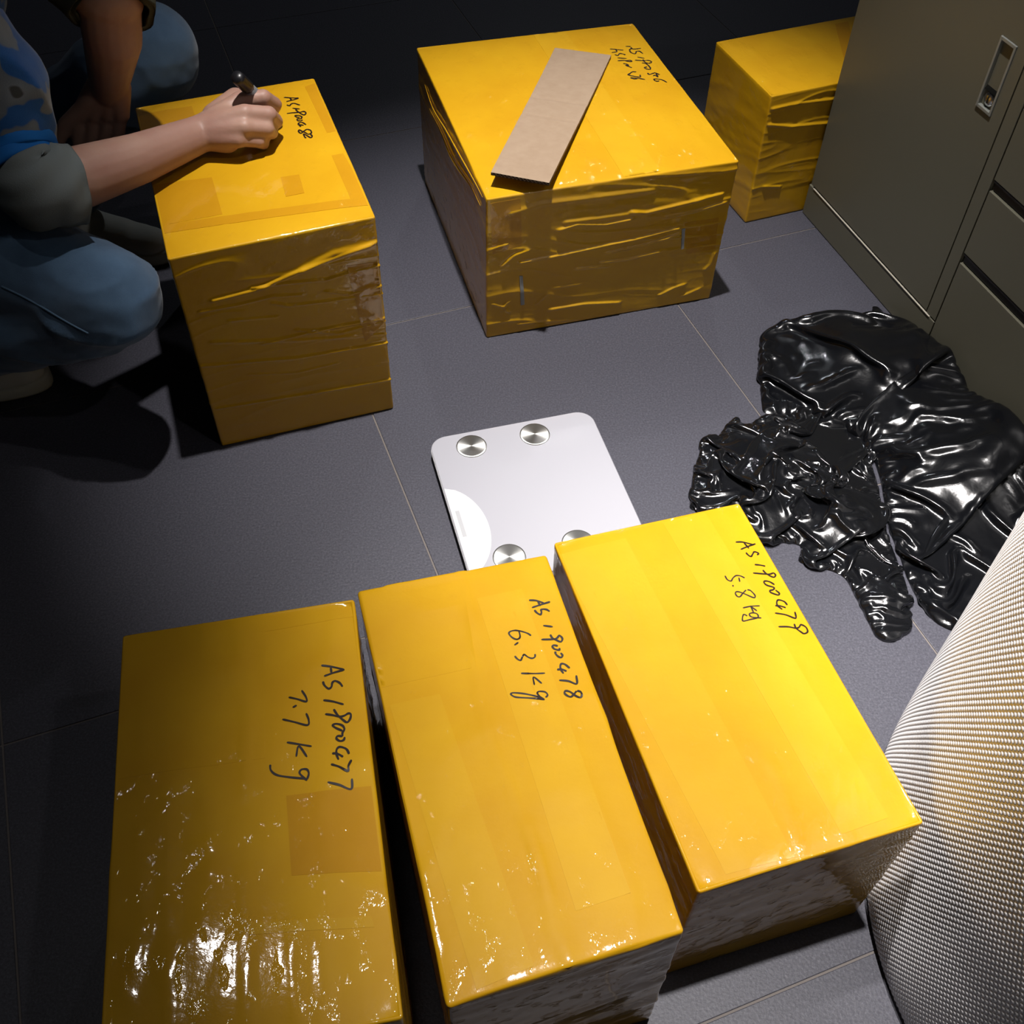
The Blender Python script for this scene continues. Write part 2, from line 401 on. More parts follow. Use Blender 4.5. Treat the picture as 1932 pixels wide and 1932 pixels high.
def ribbon(B, strokes, org, scale, width, name='handwriting', up=.0006, lab=None):
    V = []; Fc = []
    for st in strokes:
        px = [(org[0] + x / scale, org[1] + y / scale) for x, y in st]
        loc = [B.toplocal(q) for q in px]
        pts = catmull(loc, 7) if len(loc) > 2 else catmull(loc, 5)
        pts = np.array(pts)
        t = np.gradient(pts, axis=0); t /= np.maximum(np.linalg.norm(t, axis=1, keepdims=True), 1e-9)
        nrm = np.stack([-t[:, 1], t[:, 0]], 1)
        # round ends
        wd = np.full(len(pts), width / 2); e = max(1, len(pts) // 40)
        wd[0] *= .6; wd[-1] *= .5
        wd *= 1 + .12 * np.sin(np.arange(len(pts)) * .5)
        Lf = pts + nrm * wd[:, None]; Rt = pts - nrm * wd[:, None]
        a = B.surf(Lf[:, 0], Lf[:, 1], up); b_ = B.surf(Rt[:, 0], Rt[:, 1], up)
        n = len(pts); base = len(V)
        V += list(a) + list(b_)
        Fc += [(base + i, base + i + 1, base + n + i + 1, base + n + i) for i in range(n - 1)]
    o = mesh(name, V, Fc, B.root, M_INK)
    if lab: o['label'] = lab
    return o

KA = fit(-.498, 1.2622, .3452, .2347, .3381, .3032)
KB = fit(-.1587, 1.5746, .2856, .3527, .4191, .2342)
KC = fit(.311, 1.6440, .3661, .30, .1827, .2229)
KD = fit(-.3404, .5004, .2058, .2029, .357, .2303)
KE = fit(-.1386, .548, .2808, .1769, .3602, .2317)
KF = fit(.0417, .6269, .3024, .1959, .3526, .2091)

cA = lambda *p: [(240 + x / 3.7154, 130 + y / 3.7154) for x, y in p]
A = parcel('tall yellow taped parcel being written on by the crouching person', KA,
    {0: (254, 201), 1: (592, 145), 2: (708, 407), 3: (316, 487)}, {7: (419, 843), 6: (743, 771)},
    front_lines=[(cA((600, 1620), (900, 1545), (1230, 1400), (1420, 1330), (1740, 1210)), .0045, .004),
        (cA((1230, 1400), (1450, 1290), (1700, 1230)), .003, .007),
        (cA((510, 1700), (780, 1650), (1020, 1590), (1240, 1575)), .0028, .0025),
        (cA((870, 1530), (1100, 1500), (1400, 1470), (1600, 1410), (1770, 1370)), .003, .0026),
        (cA((1400, 1550), (1560, 1570), (1780, 1510)), .003, .0026),
        (cA((1020, 1635), (1130, 1655), (1400, 1620), (1790, 1560)), .003, .0026),
        (cA((720, 1760), (1060, 1730)), .0018, .0025), (cA((950, 1920), (1300, 1830), (1800, 1730)), .0028, .003),
        ([(560, 620), (640, 625), (728, 600)], .003, .003), ([(400, 645), (560, 640), (730, 625)], .002, .004),
        ([(380, 690), (560, 672), (733, 640)], .003, .003), ([(410, 770), (600, 735), (738, 708)], .003, .003),
        ([(470, 705), (560, 700), (640, 680)], .002, .002)],
    seed=1, side_amp=.75)
for q in (((575, 163), (596, 155), (640, 245), (617, 250)), ((626, 293), (648, 288), (700, 378), (667, 386)), ((290, 348), (400, 335), (420, 405), (302, 425)),
          ((262, 215), (362, 200), (385, 275), (272, 292)), ((300, 425), (690, 372), (700, 386), (306, 440)), ((530, 335), (565, 330), (575, 365), (540, 372))):
    patch(A, q, M_TAPE2)
patch(A, ((655, 500), (722, 490), (728, 600), (690, 640)), M_TAPE2, front=True)
ribbon(A, [[(1350, 445), (1430, 450), (1545, 455)], [(1545, 455), (1470, 478), (1385, 500)], [(1430, 450), (1450, 480)],
    [(1390, 545), (1425, 557), (1450, 530), (1490, 525), (1560, 548)], [(1465, 590), (1560, 598)],
    [(1505, 605), (1545, 640), (1610, 672), (1640, 650), (1610, 628), (1560, 640), (1480, 645), (1390, 655)],
    [(1560, 705), (1515, 700), (1500, 682), (1550, 680), (1585, 700), (1570, 725), (1530, 722), (1530, 745), (1575, 750), (1592, 735)],
    [(1640, 800), (1590, 770), (1545, 778), (1550, 805), (1575, 825)], [(1530, 795), (1610, 808)],
    [(1700, 872), (1650, 862), (1600, 890), (1555, 868), (1545, 890), (1575, 915), (1610, 895), (1670, 925), (1712, 905), (1700, 872)],
    [(1700, 925), (1722, 950), (1700, 968), (1640, 935), (1610, 925), (1625, 960), (1640, 975)],
    [(1245, 600), (1264, 610)], [(1262, 655), (1282, 662)]], (340, 120), 6.9, .0024)

cB = lambda *p: [(760 + x / 2.9273, 20 + y / 2.9273) for x, y in p]
B = parcel('large wide yellow taped parcel with cardboard strip on top', KB,
    {0: (786, 88), 1: (1194, 42), 2: (1395, 302), 3: (918, 374)}, {7: (918, 638), 6: (1339, 563)},
    front_lines=[(cB((650, 1390), (820, 1360), (1100, 1300), (1330, 1250), (1520, 1200)), .0042, .003),
        (cB((860, 1210), (960, 1180), (1120, 1180), (1270, 1150)), .004, .003),
        (cB((1120, 1340), (1350, 1290), (1530, 1230)), .0035, .003), (cB((1260, 1110), (1340, 1115), (1480, 1080), (1760, 1010)), .004, .004),
        (cB((1450, 1140), (1600, 1110), (1780, 1055)), .0035, .003), (cB((1090, 1390), (1250, 1370), (1420, 1330)), .003, .003),
        (cB((480, 1320), (540, 1300), (580, 1290)), .003, .002), (cB((550, 1410), (620, 1350), (700, 1320)), .0035, .003),
        (cB((740, 1620), (790, 1570)), .003, .002), (cB((500, 1620), (560, 1635), (590, 1605)), .003, .002), (cB((560, 1635), (590, 1665)), .003, .002),
        (cB((820, 1650), (1000, 1620), (1200, 1610)), .0035, .003), (cB((640, 1730), (800, 1715), (970, 1705)), .003, .003),
        (cB((1420, 1570), (1500, 1530), (1560, 1510)), .003, .003), (cB((1550, 1575), (1640, 1535)), .0025, .003),
        (cB((1670, 1430), (1700, 1400), (1725, 1340)), .003, .003), (cB((840, 1530), (980, 1510)), .002, .002),
        (cB((960, 1425), (1140, 1410)), .0025, .003), (cB((900, 1170), (1060, 1150), (1280, 1120)), .002, .006),
        (cB((600, 1120), (760, 1070), (1000, 1040), (1380, 990)), .0025, .008), (cB((450, 1760), (470, 1790)), .003, .003)],
    seed=2, side_amp=1.1)
for q in (((925, 384), (982, 374), (985, 462), (930, 480)), ((1290, 420), (1355, 410), (1350, 470), (1295, 480))):
    patch(B, q, M_TAPE2, front=True)
for q in (((981, 520), (987, 520), (991, 574), (984, 575)), ((1286, 432), (1292, 430), (1290, 468), (1285, 470))):
    patch(B, q, mat('bare_white_slit_%d' % q[0][0], (.42, .42, .40), .6, .3), 'bare_slit', .0012, True, lab='pale bare slit between tape strips')
for q in (((1000, 55), (1060, 49), (1250, 330), (1180, 340)),): patch(B, q, M_TAPE3)
def tape_fold(Bx, pts, a, c, d, rad_):
    n = np.cross(Bx.K[d] - Bx.K[a], Bx.K[c] - Bx.K[a]); n /= np.linalg.norm(n)
    pp = [at_plane(q, Bx.K[a], n) for q in pts]; ctr = Bx.K[:4].mean(0); sg = 1 if np.dot(pp[0] - ctr, n) > 0 else -1
    pp = catmull([p + n * sg * (.0015 + .0025 * math.sin(PI * k / (len(pp) - 1))) for k, p in enumerate(pp)], 6); b = bmesh.new()
    m = 6; rings = []
    for i, p in enumerate(pp):
        t = pp[min(i + 1, len(pp) - 1)] - pp[max(i - 1, 0)]; t /= np.linalg.norm(t); u = np.cross(t, n); u /= np.linalg.norm(u)
        r_ = rad_ * (.3 + math.sin(PI * min(1, max(0, i / (len(pp) - 1))))); rings.append([b.verts.new(p + u * r_ * 2.2 * math.cos(2 * PI * k / m) + n * sg * r_ * math.sin(2 * PI * k / m)) for k in range(m)])
    for r1, r2 in zip(rings, rings[1:]):
        for k in range(m): b.faces.new((r1[k], r1[(k + 1) % m], r2[(k + 1) % m], r2[k]))
    b.faces.new(rings[0][::-1]); b.faces.new(rings[-1])
    o = from_bm('tape_fold', b, Bx.root, M_TAPE, True); o['label'] = 'loose folded tape edge'
tape_fold(B, ((812, 205), (835, 250), (852, 290), (868, 318), (890, 350), (908, 388)), 0, 3, 4, .0014)
tape_fold(B, ((803, 160), (820, 205), (845, 245), (870, 290), (900, 345), (912, 372)), 0, 3, 4, .0010)
ribbon(B, [[(650, 300), (760, 302)], [(755, 318), (800, 355), (960, 340)], [(760, 345), (720, 380)], [(730, 385), (765, 432), (845, 450), (870, 405), (930, 400), (1000, 450)], [(890, 520), (1030, 545)],
    [(840, 585), (990, 592), (1120, 592), (1175, 622), (1120, 650), (1040, 622), (1000, 570)], [(980, 640), (1060, 655), (1130, 715), (1152, 772), (1080, 768), (1030, 738), (1085, 722)],
    [(1095, 850), (1130, 882), (1200, 860), (1260, 850), (1340, 885)], [(1260, 850), (1305, 930), (1250, 900), (1205, 912)], [(1490, 1040), (1380, 985), (1240, 975), (1232, 1000), (1290, 1022), (1330, 1008)]],
    (1120, 60), 10.733, .0024)
ribbon(B, [[(330, 355), (450, 365), (605, 380)], [(450, 365), (468, 410), (370, 430)], [(430, 470), (490, 490), (530, 450), (580, 455), (645, 475)], [(485, 540), (670, 552)],
    [(485, 600), (620, 590), (700, 612), (772, 612), (740, 588), (640, 600)], [(600, 655), (665, 665), (705, 690), (645, 690)], [(645, 690), (720, 720), (778, 742)],
    [(865, 830), (790, 825), (740, 860), (700, 890), (800, 915), (940, 935), (940, 888)], [(1040, 985), (900, 960), (760, 950), (820, 975), (885, 968)]],
    (1120, 60), 10.733, .0024)

Cc = parcel('yellow taped parcel at the back partly behind the grey cabinet', KC, {0: (1351, 77), 3: (1456, 180)}, {},
    front_lines=[([(1457, 205), (1500, 195), (1570, 187)], .004, .004), ([(1450, 235), (1490, 238), (1560, 232)], .004, .004), ([(1440, 352), (1470, 352)], .003, .003)],
    seed=3, side_amp=1.3)
patch(Cc, ((1575, 45), (1600, 40), (1625, 140), (1600, 145)), M_TAPE2)

Dd = parcel('yellow taped parcel marked 7.7 kg, leftmost of the front three', KD, {0: (230, 1197), 1: (667, 1128), 2: (760, 1920)}, {},
    top_lines=[([(440, 1175), (455, 1240), (470, 1300), (462, 1500)], .0016, .004), ([(415, 1230), (440, 1270), (452, 1320)], .0016, .003),
        ([(463, 1640), (470, 1800), (466, 1932)], .0012, .003), ([(262, 1560), (250, 1800), (215, 1900)], .0012, .003), ([(290, 1540), (270, 1750), (240, 1890)], .0012, .003),
        ([(325, 1700), (310, 1850)], .001, .003), ([(360, 1598), (400, 1590)], .0014, .003), ([(372, 1646), (402, 1640)], .0012, .003)],
    seed=4, top_amp=2.2, dome=.0045, mats=(M_TAPE, M_TAPED))
for q in (((232, 1230), (500, 1190), (500, 1430), (215, 1470)), ((480, 1170), (665, 1140), (670, 1160), (480, 1195)), ((540, 1500), (700, 1480), (720, 1640), (550, 1650))):
    patch(Dd, q, M_TAPE2 if q[0][0] > 500 else M_TAPE)
patch(Dd, ((470, 1740), (700, 1725), (706, 1745), (470, 1762)), M_TAPE3)
ribbon(Dd, [[(905, 185), (1050, 197), (1215, 230)], [(1215, 230), (1080, 272), (940, 325)], [(1030, 200), (1040, 280)], [(925, 395), (945, 445), (1000, 490), (1040, 465), (1052, 410), (1090, 385), (1150, 410), (1190, 460)],
    [(930, 645), (1060, 662), (1205, 700)], [(1070, 765), (1120, 840), (1200, 912), (1252, 940), (1292, 892), (1300, 832), (1265, 820), (1215, 850), (1150, 865), (1050, 845), (955, 832)],
    [(1185, 1055), (1100, 1018), (1058, 985), (1100, 963), (1180, 980), (1215, 1030), (1190, 1080), (1190, 1130)], [(1190, 1130), (1125, 1128), (1108, 1162), (1155, 1195), (1205, 1180), (1220, 1140)],
    [(1280, 1370), (1240, 1302), (1155, 1275), (1112, 1310), (1110, 1375), (1138, 1450)], [(1050, 1363), (1120, 1368), (1200, 1410)], [(1312, 1450), (1272, 1530), (1262, 1602), (1145, 1545), (1035, 1510)],
    [(1318, 1700), (1305, 1840), (1150, 1790), (990, 1755)]], (480, 1230), 7.155, .0022)
ribbon(Dd, [[(640, 520), (698, 610), (700, 668), (585, 640), (465, 615)], [(520, 755), (574, 722)], [(700, 825), (735, 920), (715, 985), (550, 950), (380, 912)], [(440, 1220), (600, 1243), (775, 1270)],
    [(712, 1412), (602, 1270), (565, 1410)], [(712, 1728), (640, 1665), (610, 1622), (640, 1580), (708, 1580), (735, 1630), (720, 1690), (700, 1722)], [(700, 1705), (450, 1682), (300, 1655), (225, 1595), (215, 1520)]],
    (480, 1230), 7.155, .0020)

Ee = parcel('yellow taped parcel marked 6.3 kg, middle of the front three', KE, {0: (675, 1114), 1: (1030, 1045), 2: (1292, 1757), 3: (845, 1898)}, {},
    top_lines=[([(870, 1075), (885, 1140), (895, 1250), (920, 1390), (975, 1520), (1020, 1640), (1045, 1760), (1075, 1830)], .0013, .0035),
        ([(730, 1105), (800, 1092), (870, 1080)], .0012, .003), ([(700, 1250), (760, 1500), (850, 1800)], .0007, .004), ([(1000, 1560), (1030, 1700)], .001, .003)],
    seed=5, top_amp=1.9)
for q in (((690, 1180), (880, 1140), (900, 1260), (705, 1300)), ((900, 1130), (985, 1112), (1195, 1700), (1090, 1730)),
          ((735, 1330), (830, 1310), (1010, 1830), (900, 1870))):
    patch(Ee, q, M_TAPE3 if q[0][0] in (900, 735) else M_TAPE2 if q[0][0] == 780 else M_TAPE)
ribbon(Ee, [[(288, 255), (390, 258), (500, 293)], [(585, 272), (480, 305), (330, 358)], [(410, 265), (448, 332)], [(365, 392), (402, 432), (450, 455), (465, 420), (458, 390), (490, 378), (540, 385), (580, 410)],
    [(490, 612), (625, 630)], [(590, 742), (620, 790), (680, 822), (740, 845), (762, 800), (720, 755), (690, 788), (640, 808), (465, 812)], [(700, 905), (640, 895), (622, 915), (655, 950), (718, 962), (722, 935)],
    [(668, 985), (665, 1010), (700, 1052), (745, 1070), (765, 1040), (738, 1005)], [(868, 1225), (805, 1172), (755, 1160), (735, 1190), (745, 1245), (782, 1300)], [(690, 1243), (760, 1242), (825, 1268)],
    [(962, 1330), (968, 1450), (850, 1410), (720, 1395)], [(975, 1552), (1025, 1572), (1042, 1620), (1020, 1652), (960, 1630), (880, 1568), (815, 1550), (797, 1582), (840, 1622), (890, 1637), (932, 1600), (968, 1556)]],
    (960, 1100), 7.433, .0021)
ribbon(Ee, [[(320, 757), (265, 722), (170, 695), (60, 690), (8, 715), (30, 762), (90, 807), (140, 810), (165, 770), (145, 685)], [(85, 892), (142, 858)],
    [(90, 1045), (130, 1090), (175, 1108), (200, 1062), (225, 1030), (280, 1065), (335, 1080), (375, 1060), (378, 1020)], [(180, 1292), (300, 1300), (520, 1293)], [(475, 1440), (358, 1352), (370, 1465)],
    [(530, 1640), (558, 1605), (520, 1562), (440, 1555), (412, 1580), (445, 1625), (515, 1675)], [(515, 1675), (300, 1645), (130, 1630), (70, 1612), (38, 1582), (80, 1565), (220, 1580), (350, 1612), (480, 1650)]],
    (960, 1100), 7.433, .0018)

Fp = parcel('bright yellow taped parcel marked 5.8 kg, rightmost of the front three', KF, {0: (1045, 1022), 1: (1395, 947), 2: (1745, 1550), 3: (1318, 1683)}, {},
    top_lines=[([(1455, 1440), (1490, 1530), (1510, 1600)], .0008, .003)], front_lines=[([(1500, 1660), (1610, 1620), (1720, 1580)], .003, .003)], seed=6, top_amp=.8)
for q in (((1052, 1045), (1180, 1015), (1500, 1620), (1370, 1650)), ((1250, 985), (1330, 965), (1680, 1550), (1590, 1580))): patch(Fp, q, M_TAPE3)
ribbon(Fp, [[(405, 200), (520, 200), (690, 235)], [(722, 218), (600, 268), (485, 318)], [(535, 208), (615, 298)], [(568, 370), (602, 407), (648, 430), (675, 392), (700, 352), (750, 360), (770, 382), (745, 400)],
    [(708, 560), (790, 565), (878, 580)], [(838, 645), (880, 690), (960, 740), (1020, 755), (1042, 720), (1010, 688), (960, 705), (900, 710), (680, 698)],
    [(1025, 878), (950, 835), (880, 822), (855, 845), (900, 890), (1015, 925), (1008, 962)], [(1008, 962), (950, 978), (970, 1010), (1080, 1045), (1100, 1015), (1040, 965)],
    [(1230, 1205), (1180, 1150), (1090, 1125), (1060, 1160), (1075, 1222), (1150, 1280)], [(1035, 1220), (1120, 1225), (1205, 1250)], [(1350, 1312), (1370, 1400), (1340, 1415), (1200, 1365), (1030, 1340)],
    [(1338, 1510), (1370, 1580), (1450, 1640), (1500, 1665), (1555, 1632), (1530, 1560), (1450, 1520), (1420, 1560), (1370, 1580), (1240, 1560), (1085, 1560)]], (1340, 1000), 8.4, .0018)
ribbon(Fp, [[(235, 740), (270, 800), (330, 825), (360, 780), (410, 740), (480, 745), (548, 778)], [(455, 770), (470, 840)], [(360, 888), (365, 914)],
    [(590, 965), (640, 980), (700, 1040), (715, 1080), (680, 1090), (520, 1020), (430, 995), (400, 1020), (430, 1070), (475, 1075), (520, 1020), (570, 970)],
    [(520, 1255), (650, 1230), (790, 1225)], [(640, 1220), (690, 1330)], [(645, 1232), (745, 1305)],
    [(815, 1418), (700, 1410), (640, 1390), (625, 1350), (680, 1335), (740, 1350), (765, 1390), (740, 1420), (640, 1440), (530, 1465), (512, 1430), (525, 1370), (550, 1362), (590, 1385)]], (1340, 1000), 8.4, .0016)

# ------------------------------------------------------------------ cardboard strip lying on the large parcel
tz = B.h
s0, s1, s2, s3 = at((1047, 90), tz + .0065), at((1153, 104), tz + .0065), at((1036, 345), tz + .025), at((926, 325), tz + .025)
strip = empty('cardboard_strip', tuple((s0 + s1 + s2 + s3) / 4), 'flat strip of bare brown cardboard lying across the large parcel', 'cardboard')
n1, n2 = 100, 10
V = []; 
for k, th in ((0, 0.), (1, -.0052)):
    for i in range(n1):
        t = i / (n1 - 1)
        for j in range(n2):
            s_ = j / (n2 - 1)
            p = (1 - t) * ((1 - s_) * s0 + s_ * s1) + t * ((1 - s_) * s3 + s_ * s2)
            z = p[2] + th - .0013 * sum(math.exp(-((t - c) / .007) ** 2) for c in (.42, .56)) * (1 if k == 0 else 0)
            z -= .004 * math.sin(PI * t) * (1 - t)
            V.append((p[0], p[1], max(z, tz + .0012 + (0.0052 if k == 0 else 0))))
g = lambda k, i, j: k * n1 * n2 + i * n2 + j
Ft = [(g(0, i, j), g(0, i, j + 1), g(0, i + 1, j + 1), g(0, i + 1, j)) for i in range(n1 - 1) for j in range(n2 - 1)]
Fb = [(g(1, i, j), g(1, i + 1, j), g(1, i + 1, j + 1), g(1, i, j + 1)) for i in range(n1 - 1) for j in range(n2 - 1)]
Fs = [(g(0, i, j), g(0, i + 1, j), g(1, i + 1, j), g(1, i, j)) for i in range(n1 - 1) for j in (0, n2 - 1)]
Fe = [(g(0, i, j), g(0, i, j + 1), g(1, i, j + 1), g(1, i, j)) for j in range(n2 - 1) for i in (0,)]
mesh('cardboard_liner', V, Ft + Fb + Fs + Fe, strip, M_CARD)
# corrugated core showing at the front end
Vc = []; Fc = []
m_ = 60
for j in range(m_ + 1):
    s_ = j / m_; p = (1 - s_) * s3 + s_ * s2; dv = (s0 - s3) / np.linalg.norm(s0 - s3)
    zz = p[2] - .0026 + .0019 * math.sin(s_ * 2 * PI * 15)
    for dd in (-.0002, .006): Vc += [tuple(np.array([p[0], p[1], zz - .0003]) + dv * dd), tuple(np.array([p[0], p[1], zz + .0003]) + dv * dd)]
for j in range(m_):
    a = 4 * j; Fc += [(a, a + 1, a + 5, a + 4), (a + 1, a + 3, a + 7, a + 5), (a + 2, a, a + 4, a + 6)]
o_ = mesh('corrugated_core', Vc, Fc, strip, M_CARD_E, True); o_['label'] = 'dark wavy corrugation at the cut end'

# ------------------------------------------------------------------ cabinet and drawer unit
CA = np.array([.56402, 1.79517, 0]); CDr = np.array([.32246, -.94658, 0]); CN = np.array([.94658, .32246, 0])  # along, inward
def cp(s_, n_, z): return CA + CDr * s_ + CN * n_ + np.array([0, 0, z])
def cbox(b, s0_, s1_, n0, n1_, z0, z1, bev=.0012, seg=2): return obox(b, cp(s0_, n0, z0), CDr * (s1_ - s0_), CN * (n1_ - n0), (0, 0, z1 - z0), bev, seg)
cab = empty('storage_cabinet', tuple(cp(.219, .22, 0)), 'grey-beige steel cabinet with a recessed handle and lock', 'cabinet')
b = bmesh.new(); cbox(b, .005, .438, .0035, .45, .0005, .74, .002); from_bm('cabinet_body', b, cab, M_CAB)
b = bmesh.new(); cbox(b, .005, .438, 0.0, .010, .001, .0635, .0012); from_bm('base_panel', b, cab, M_CAB)
b = bmesh.new(); cbox(b, .022, .424, -.0014, .002, .0634, .0648, .0003); o_ = from_bm('base_edge_glint', b, cab, M_CAB_GLINT); o_['label'] = 'painted glint along the edge above the base panel'  # light caught by the panel edge, painted as a thin pale strip
# door with a rectangular opening for the handle
hs0, hs1, hz0, hz1 = .352, .388, .407, .511
door = None
b = bmesh.new()
for (a0, a1, z0, z1) in ((.017, hs0, .068, .725), (hs1, .411, .068, .725), (hs0, hs1, .068, hz0), (hs0, hs1, hz1, .725)):
    cbox(b, a0, a1, .0004, .0065, z0, z1, 0)
bmesh.ops.remove_doubles(b, verts=b.verts, dist=1e-5)
door = from_bm('door', b, cab, M_CAB)
b = bmesh.new(); cbox(b, .413, .4375, .0006, .006, .066, .735, .001); from_bm('side_stile', b, cab, M_CAB)
b = bmesh.new()
hb = .004
cbox(b, hs0, hs0 + hb, -.0022, .004, hz0, hz1, .0008); cbox(b, hs1 - hb, hs1, -.0022, .004, hz0, hz1, .0008)
cbox(b, hs0 + hb, hs1 - hb, -.0022, .004, hz0, hz0 + .005, .0008); cbox(b, hs0 + hb, hs1 - hb, -.0022, .004, hz1 - .005, hz1, .0008)
hf = from_bm('recessed_handle', b, cab, mat('dull_grey_metal', (.22, .23, .21), .4, .5, .3)); hf['label'] = 'grey metal framed recessed pull handle'
b = bmesh.new(); v = [b.verts.new(Vector(cp(*q))) for q in ((hs0 + hb, .0065, hz0 + .038), (hs1 - hb, .0065, hz0 + .038), (hs1 - hb, .0045, hz1 - .005), (hs0 + hb, .0045, hz1 - .005), (hs1 - hb, .0, hz0 + .028), (hs0 + hb, .0, hz0 + .028))]
b.faces.new((v[0], v[1], v[2], v[3])); b.faces.new((v[5], v[4], v[1], v[0]))
from_bm('finger_recess', b, hf, M_DARKMETAL)
b = bmesh.new(); lathe(b, [(0, .004), (.0085, .004), (.0105, .002), (.0105, -.006), (.009, -.007)], cp((hs0 + hs1) / 2, .0045, hz0 + .0175), -CN, 28)
lk = from_bm('lock_cylinder', b, hf, M_CHROME, True); lk['label'] = 'round chrome key lock'
b = bmesh.new(); cbox(b, (hs0 + hs1) / 2 - .001, (hs0 + hs1) / 2 + .001, -.0002, .0012, hz0 + .012, hz0 + .023, 0); from_bm('keyhole', b, hf, M_BLACK)

unit = empty('drawer_unit', tuple(cp(.66, .22, 0)), 'grey-beige drawer unit with black grip slots, right of the cabinet', 'drawers')
b = bmesh.new(); cbox(b, .4405, .88, .012, .45, .0005, .60, .002); from_bm('unit_body', b, unit, M_CAB)
zs = [(.012, .187), (.2055, .317), (.3355, .448), (.4665, .590)]
for z0, z1 in zs:
    b = bmesh.new(); cbox(b, .4405, .88, .0, .0125, z0, z1, .001); dr = from_bm('drawer', b, unit, M_CAB)
    if z1 < .5:
        b = bmesh.new(); cbox(b, .442, .878, .004, .013, z1 + .0015, z1 + .0135, .001)
        cbox(b, .442, .878, .0005, .013, z1 + .0145, z1 + .0175, .0005); o_ = from_bm('grip_slot', b, dr, M_SLOT); o_['label'] = 'black grip slot above the drawer'

# ------------------------------------------------------------------ bathroom scale
sc_c = np.array([.0155, 1.02]); SU = np.array([math.cos(math.radians(16)), math.sin(math.radians(16))]); SV = np.array([SU[1], -SU[0]])
def sp(u, v, z): q = sc_c + SU * u + SV * v; return (float(q[0]), float(q[1]), z)
scale = empty('bathroom_scale', sp(.02, 0, 0), 'white glass bathroom scale with four round steel pads', 'scale')
u0, u1, v0, v1 = -.113, .151, -.144, .150
def rrect(inset, r, n=10):
    a0, a1, b0, b1 = u0 + inset, u1 - inset, v0 + inset, v1 - inset; r = r - inset; o = []
    for (cx, cy, s_) in ((a1 - r, b1 - r, 0), (a0 + r, b1 - r, 1), (a0 + r, b0 + r, 2), (a1 - r, b0 + r, 3)):
        for k in range(n): t = (s_ + k / (n - 1)) * PI / 2; o.append((cx + r * math.cos(t), cy + r * math.sin(t)))
    return o
def slab(name, rings, mat_, par):
    V = []; F_ = []; m = len(rings[0][0])
    for pts, z in rings: V += [sp(x, y, z) for x, y in pts]
    for k in range(len(rings) - 1):
        F_ += [(k * m + i, k * m + (i + 1) % m, (k + 1) * m + (i + 1) % m, (k + 1) * m + i) for i in range(m)]
    F_ += [tuple(range(m)), tuple(range((len(rings) - 1) * m, len(rings) * m))]
    b = bmesh.new(); vs = [b.verts.new(v) for v in V]
    for f in F_: b.faces.new([vs[i] for i in f])
    return from_bm(name, b, par, mat_)
R0 = .027
slab('glass_plate', [(rrect(.0012, R0), .0165), (rrect(0, R0), .0172), (rrect(0, R0), .0212), (rrect(.0012, R0), .0220)], M_GLASS, scale)
slab('white_rim', [(rrect(.0025, R0), .0150), (rrect(-.0006, R0), .0155), (rrect(-.0006, R0), .0170), (rrect(.003, R0), .0170)], M_WHITE, scale)
slab('under_tray', [(rrect(.012, R0 + .004), .006), (rrect(.012, R0 + .004), .0150)], M_GREYPL, scale)
# white curved display zone printed under the glass at the left edge
arc = [(u0 + .0015, -.050)]
for t in np.linspace(-1, 1, 26): arc.append((u0 + .0015 + .047 * (1 - abs(t) ** 2.0) ** .62, .047 + .084 * t))
arc = [(x, y) for x, y in arc if y < v1 - .012]
arc.append((u0 + .0015, .131))
b = bmesh.new(); arc = arc[1:]; vs = [b.verts.new(sp(x, y, .02235)) for x, y in arc]; vb = [b.verts.new(sp(x, y, .0215)) for x, y in arc]
b.faces.new(vs); b.faces.new(vb[::-1])
for k in range(len(arc)): b.faces.new((vs[k], vb[k], vb[(k + 1) % len(arc)], vs[(k + 1) % len(arc)]))
o_ = from_bm('display_zone', b, scale, M_WHITE); o_['label'] = 'brighter white curved display area'
b = bmesh.new(); obox(b, sp(u0 + .007, .01, .0224), (SU[0] * .006, SU[1] * .006, 0), (SV[0] * .05, SV[1] * .05, 0), (0, 0, .0003)); from_bm('display_window', b, scale, M_GREYPL)
for (uu, vv) in ((-.051, -.112), (.051, -.112), (-.051, .112), (.051, .112)):
    pz = sp(uu, vv, 0)
    me_b = bmesh.new(); lathe(me_b, [(0, .0012), (.0215, .0012), (.0232, .0008), (.0238, 0), (.0238, -.0003), (0, -.0003)], (0, 0, 0), (0, 0, 1), 64)
    bmesh.ops.recalc_face_normals(me_b, faces=me_b.faces); me_ = D.meshes.new('steel_pad'); me_b.to_mesh(me_); me_b.free()
    o_ = link('steel_pad', me_, scale, M_DISC, False); o_.location = Vector(sp(uu, vv, .0222)) - Vector(off(scale))
    b = bmesh.new(); lathe(b, [(0, .0068), (.014, .0068), (.015, .005), (.015, .0003), (0, .0003)], (pz[0], pz[1], 0), (0, 0, 1), 20); from_bm('foot', b, scale, M_BLACK)

# ------------------------------------------------------------------ bubble wrap roll
RC = np.array([.820, .399]); RR = .4165; RH = 1.02
roll = empty('bubble_wrap_roll', (RC[0], RC[1], 0), 'huge upright roll of clear bubble wrap beside the bright parcel', 'bubble wrap')
nt, nz = 300, 90
th = np.linspace(0, 2 * PI, nt, endpoint=False); zz = np.linspace(.0005, RH, nz)
T, Z = np.meshgrid(th, zz, indexing='ij')
def rad(T, Z): return RR - .004 + .006 * (fbm(np.stack([np.cos(T) * 2.2 + 5, np.sin(T) * 2.2 + 5, Z * 3], -1), 3) - .5) - .006 * np.exp(-Z / .02)
Rr = rad(T, Z)
V = np.stack([RC[0] + Rr * np.cos(T), RC[1] + Rr * np.sin(T), Z], -1).reshape(-1, 3)
idx = np.arange(nt * nz).reshape(nt, nz); nx = np.roll(idx, -1, 0)
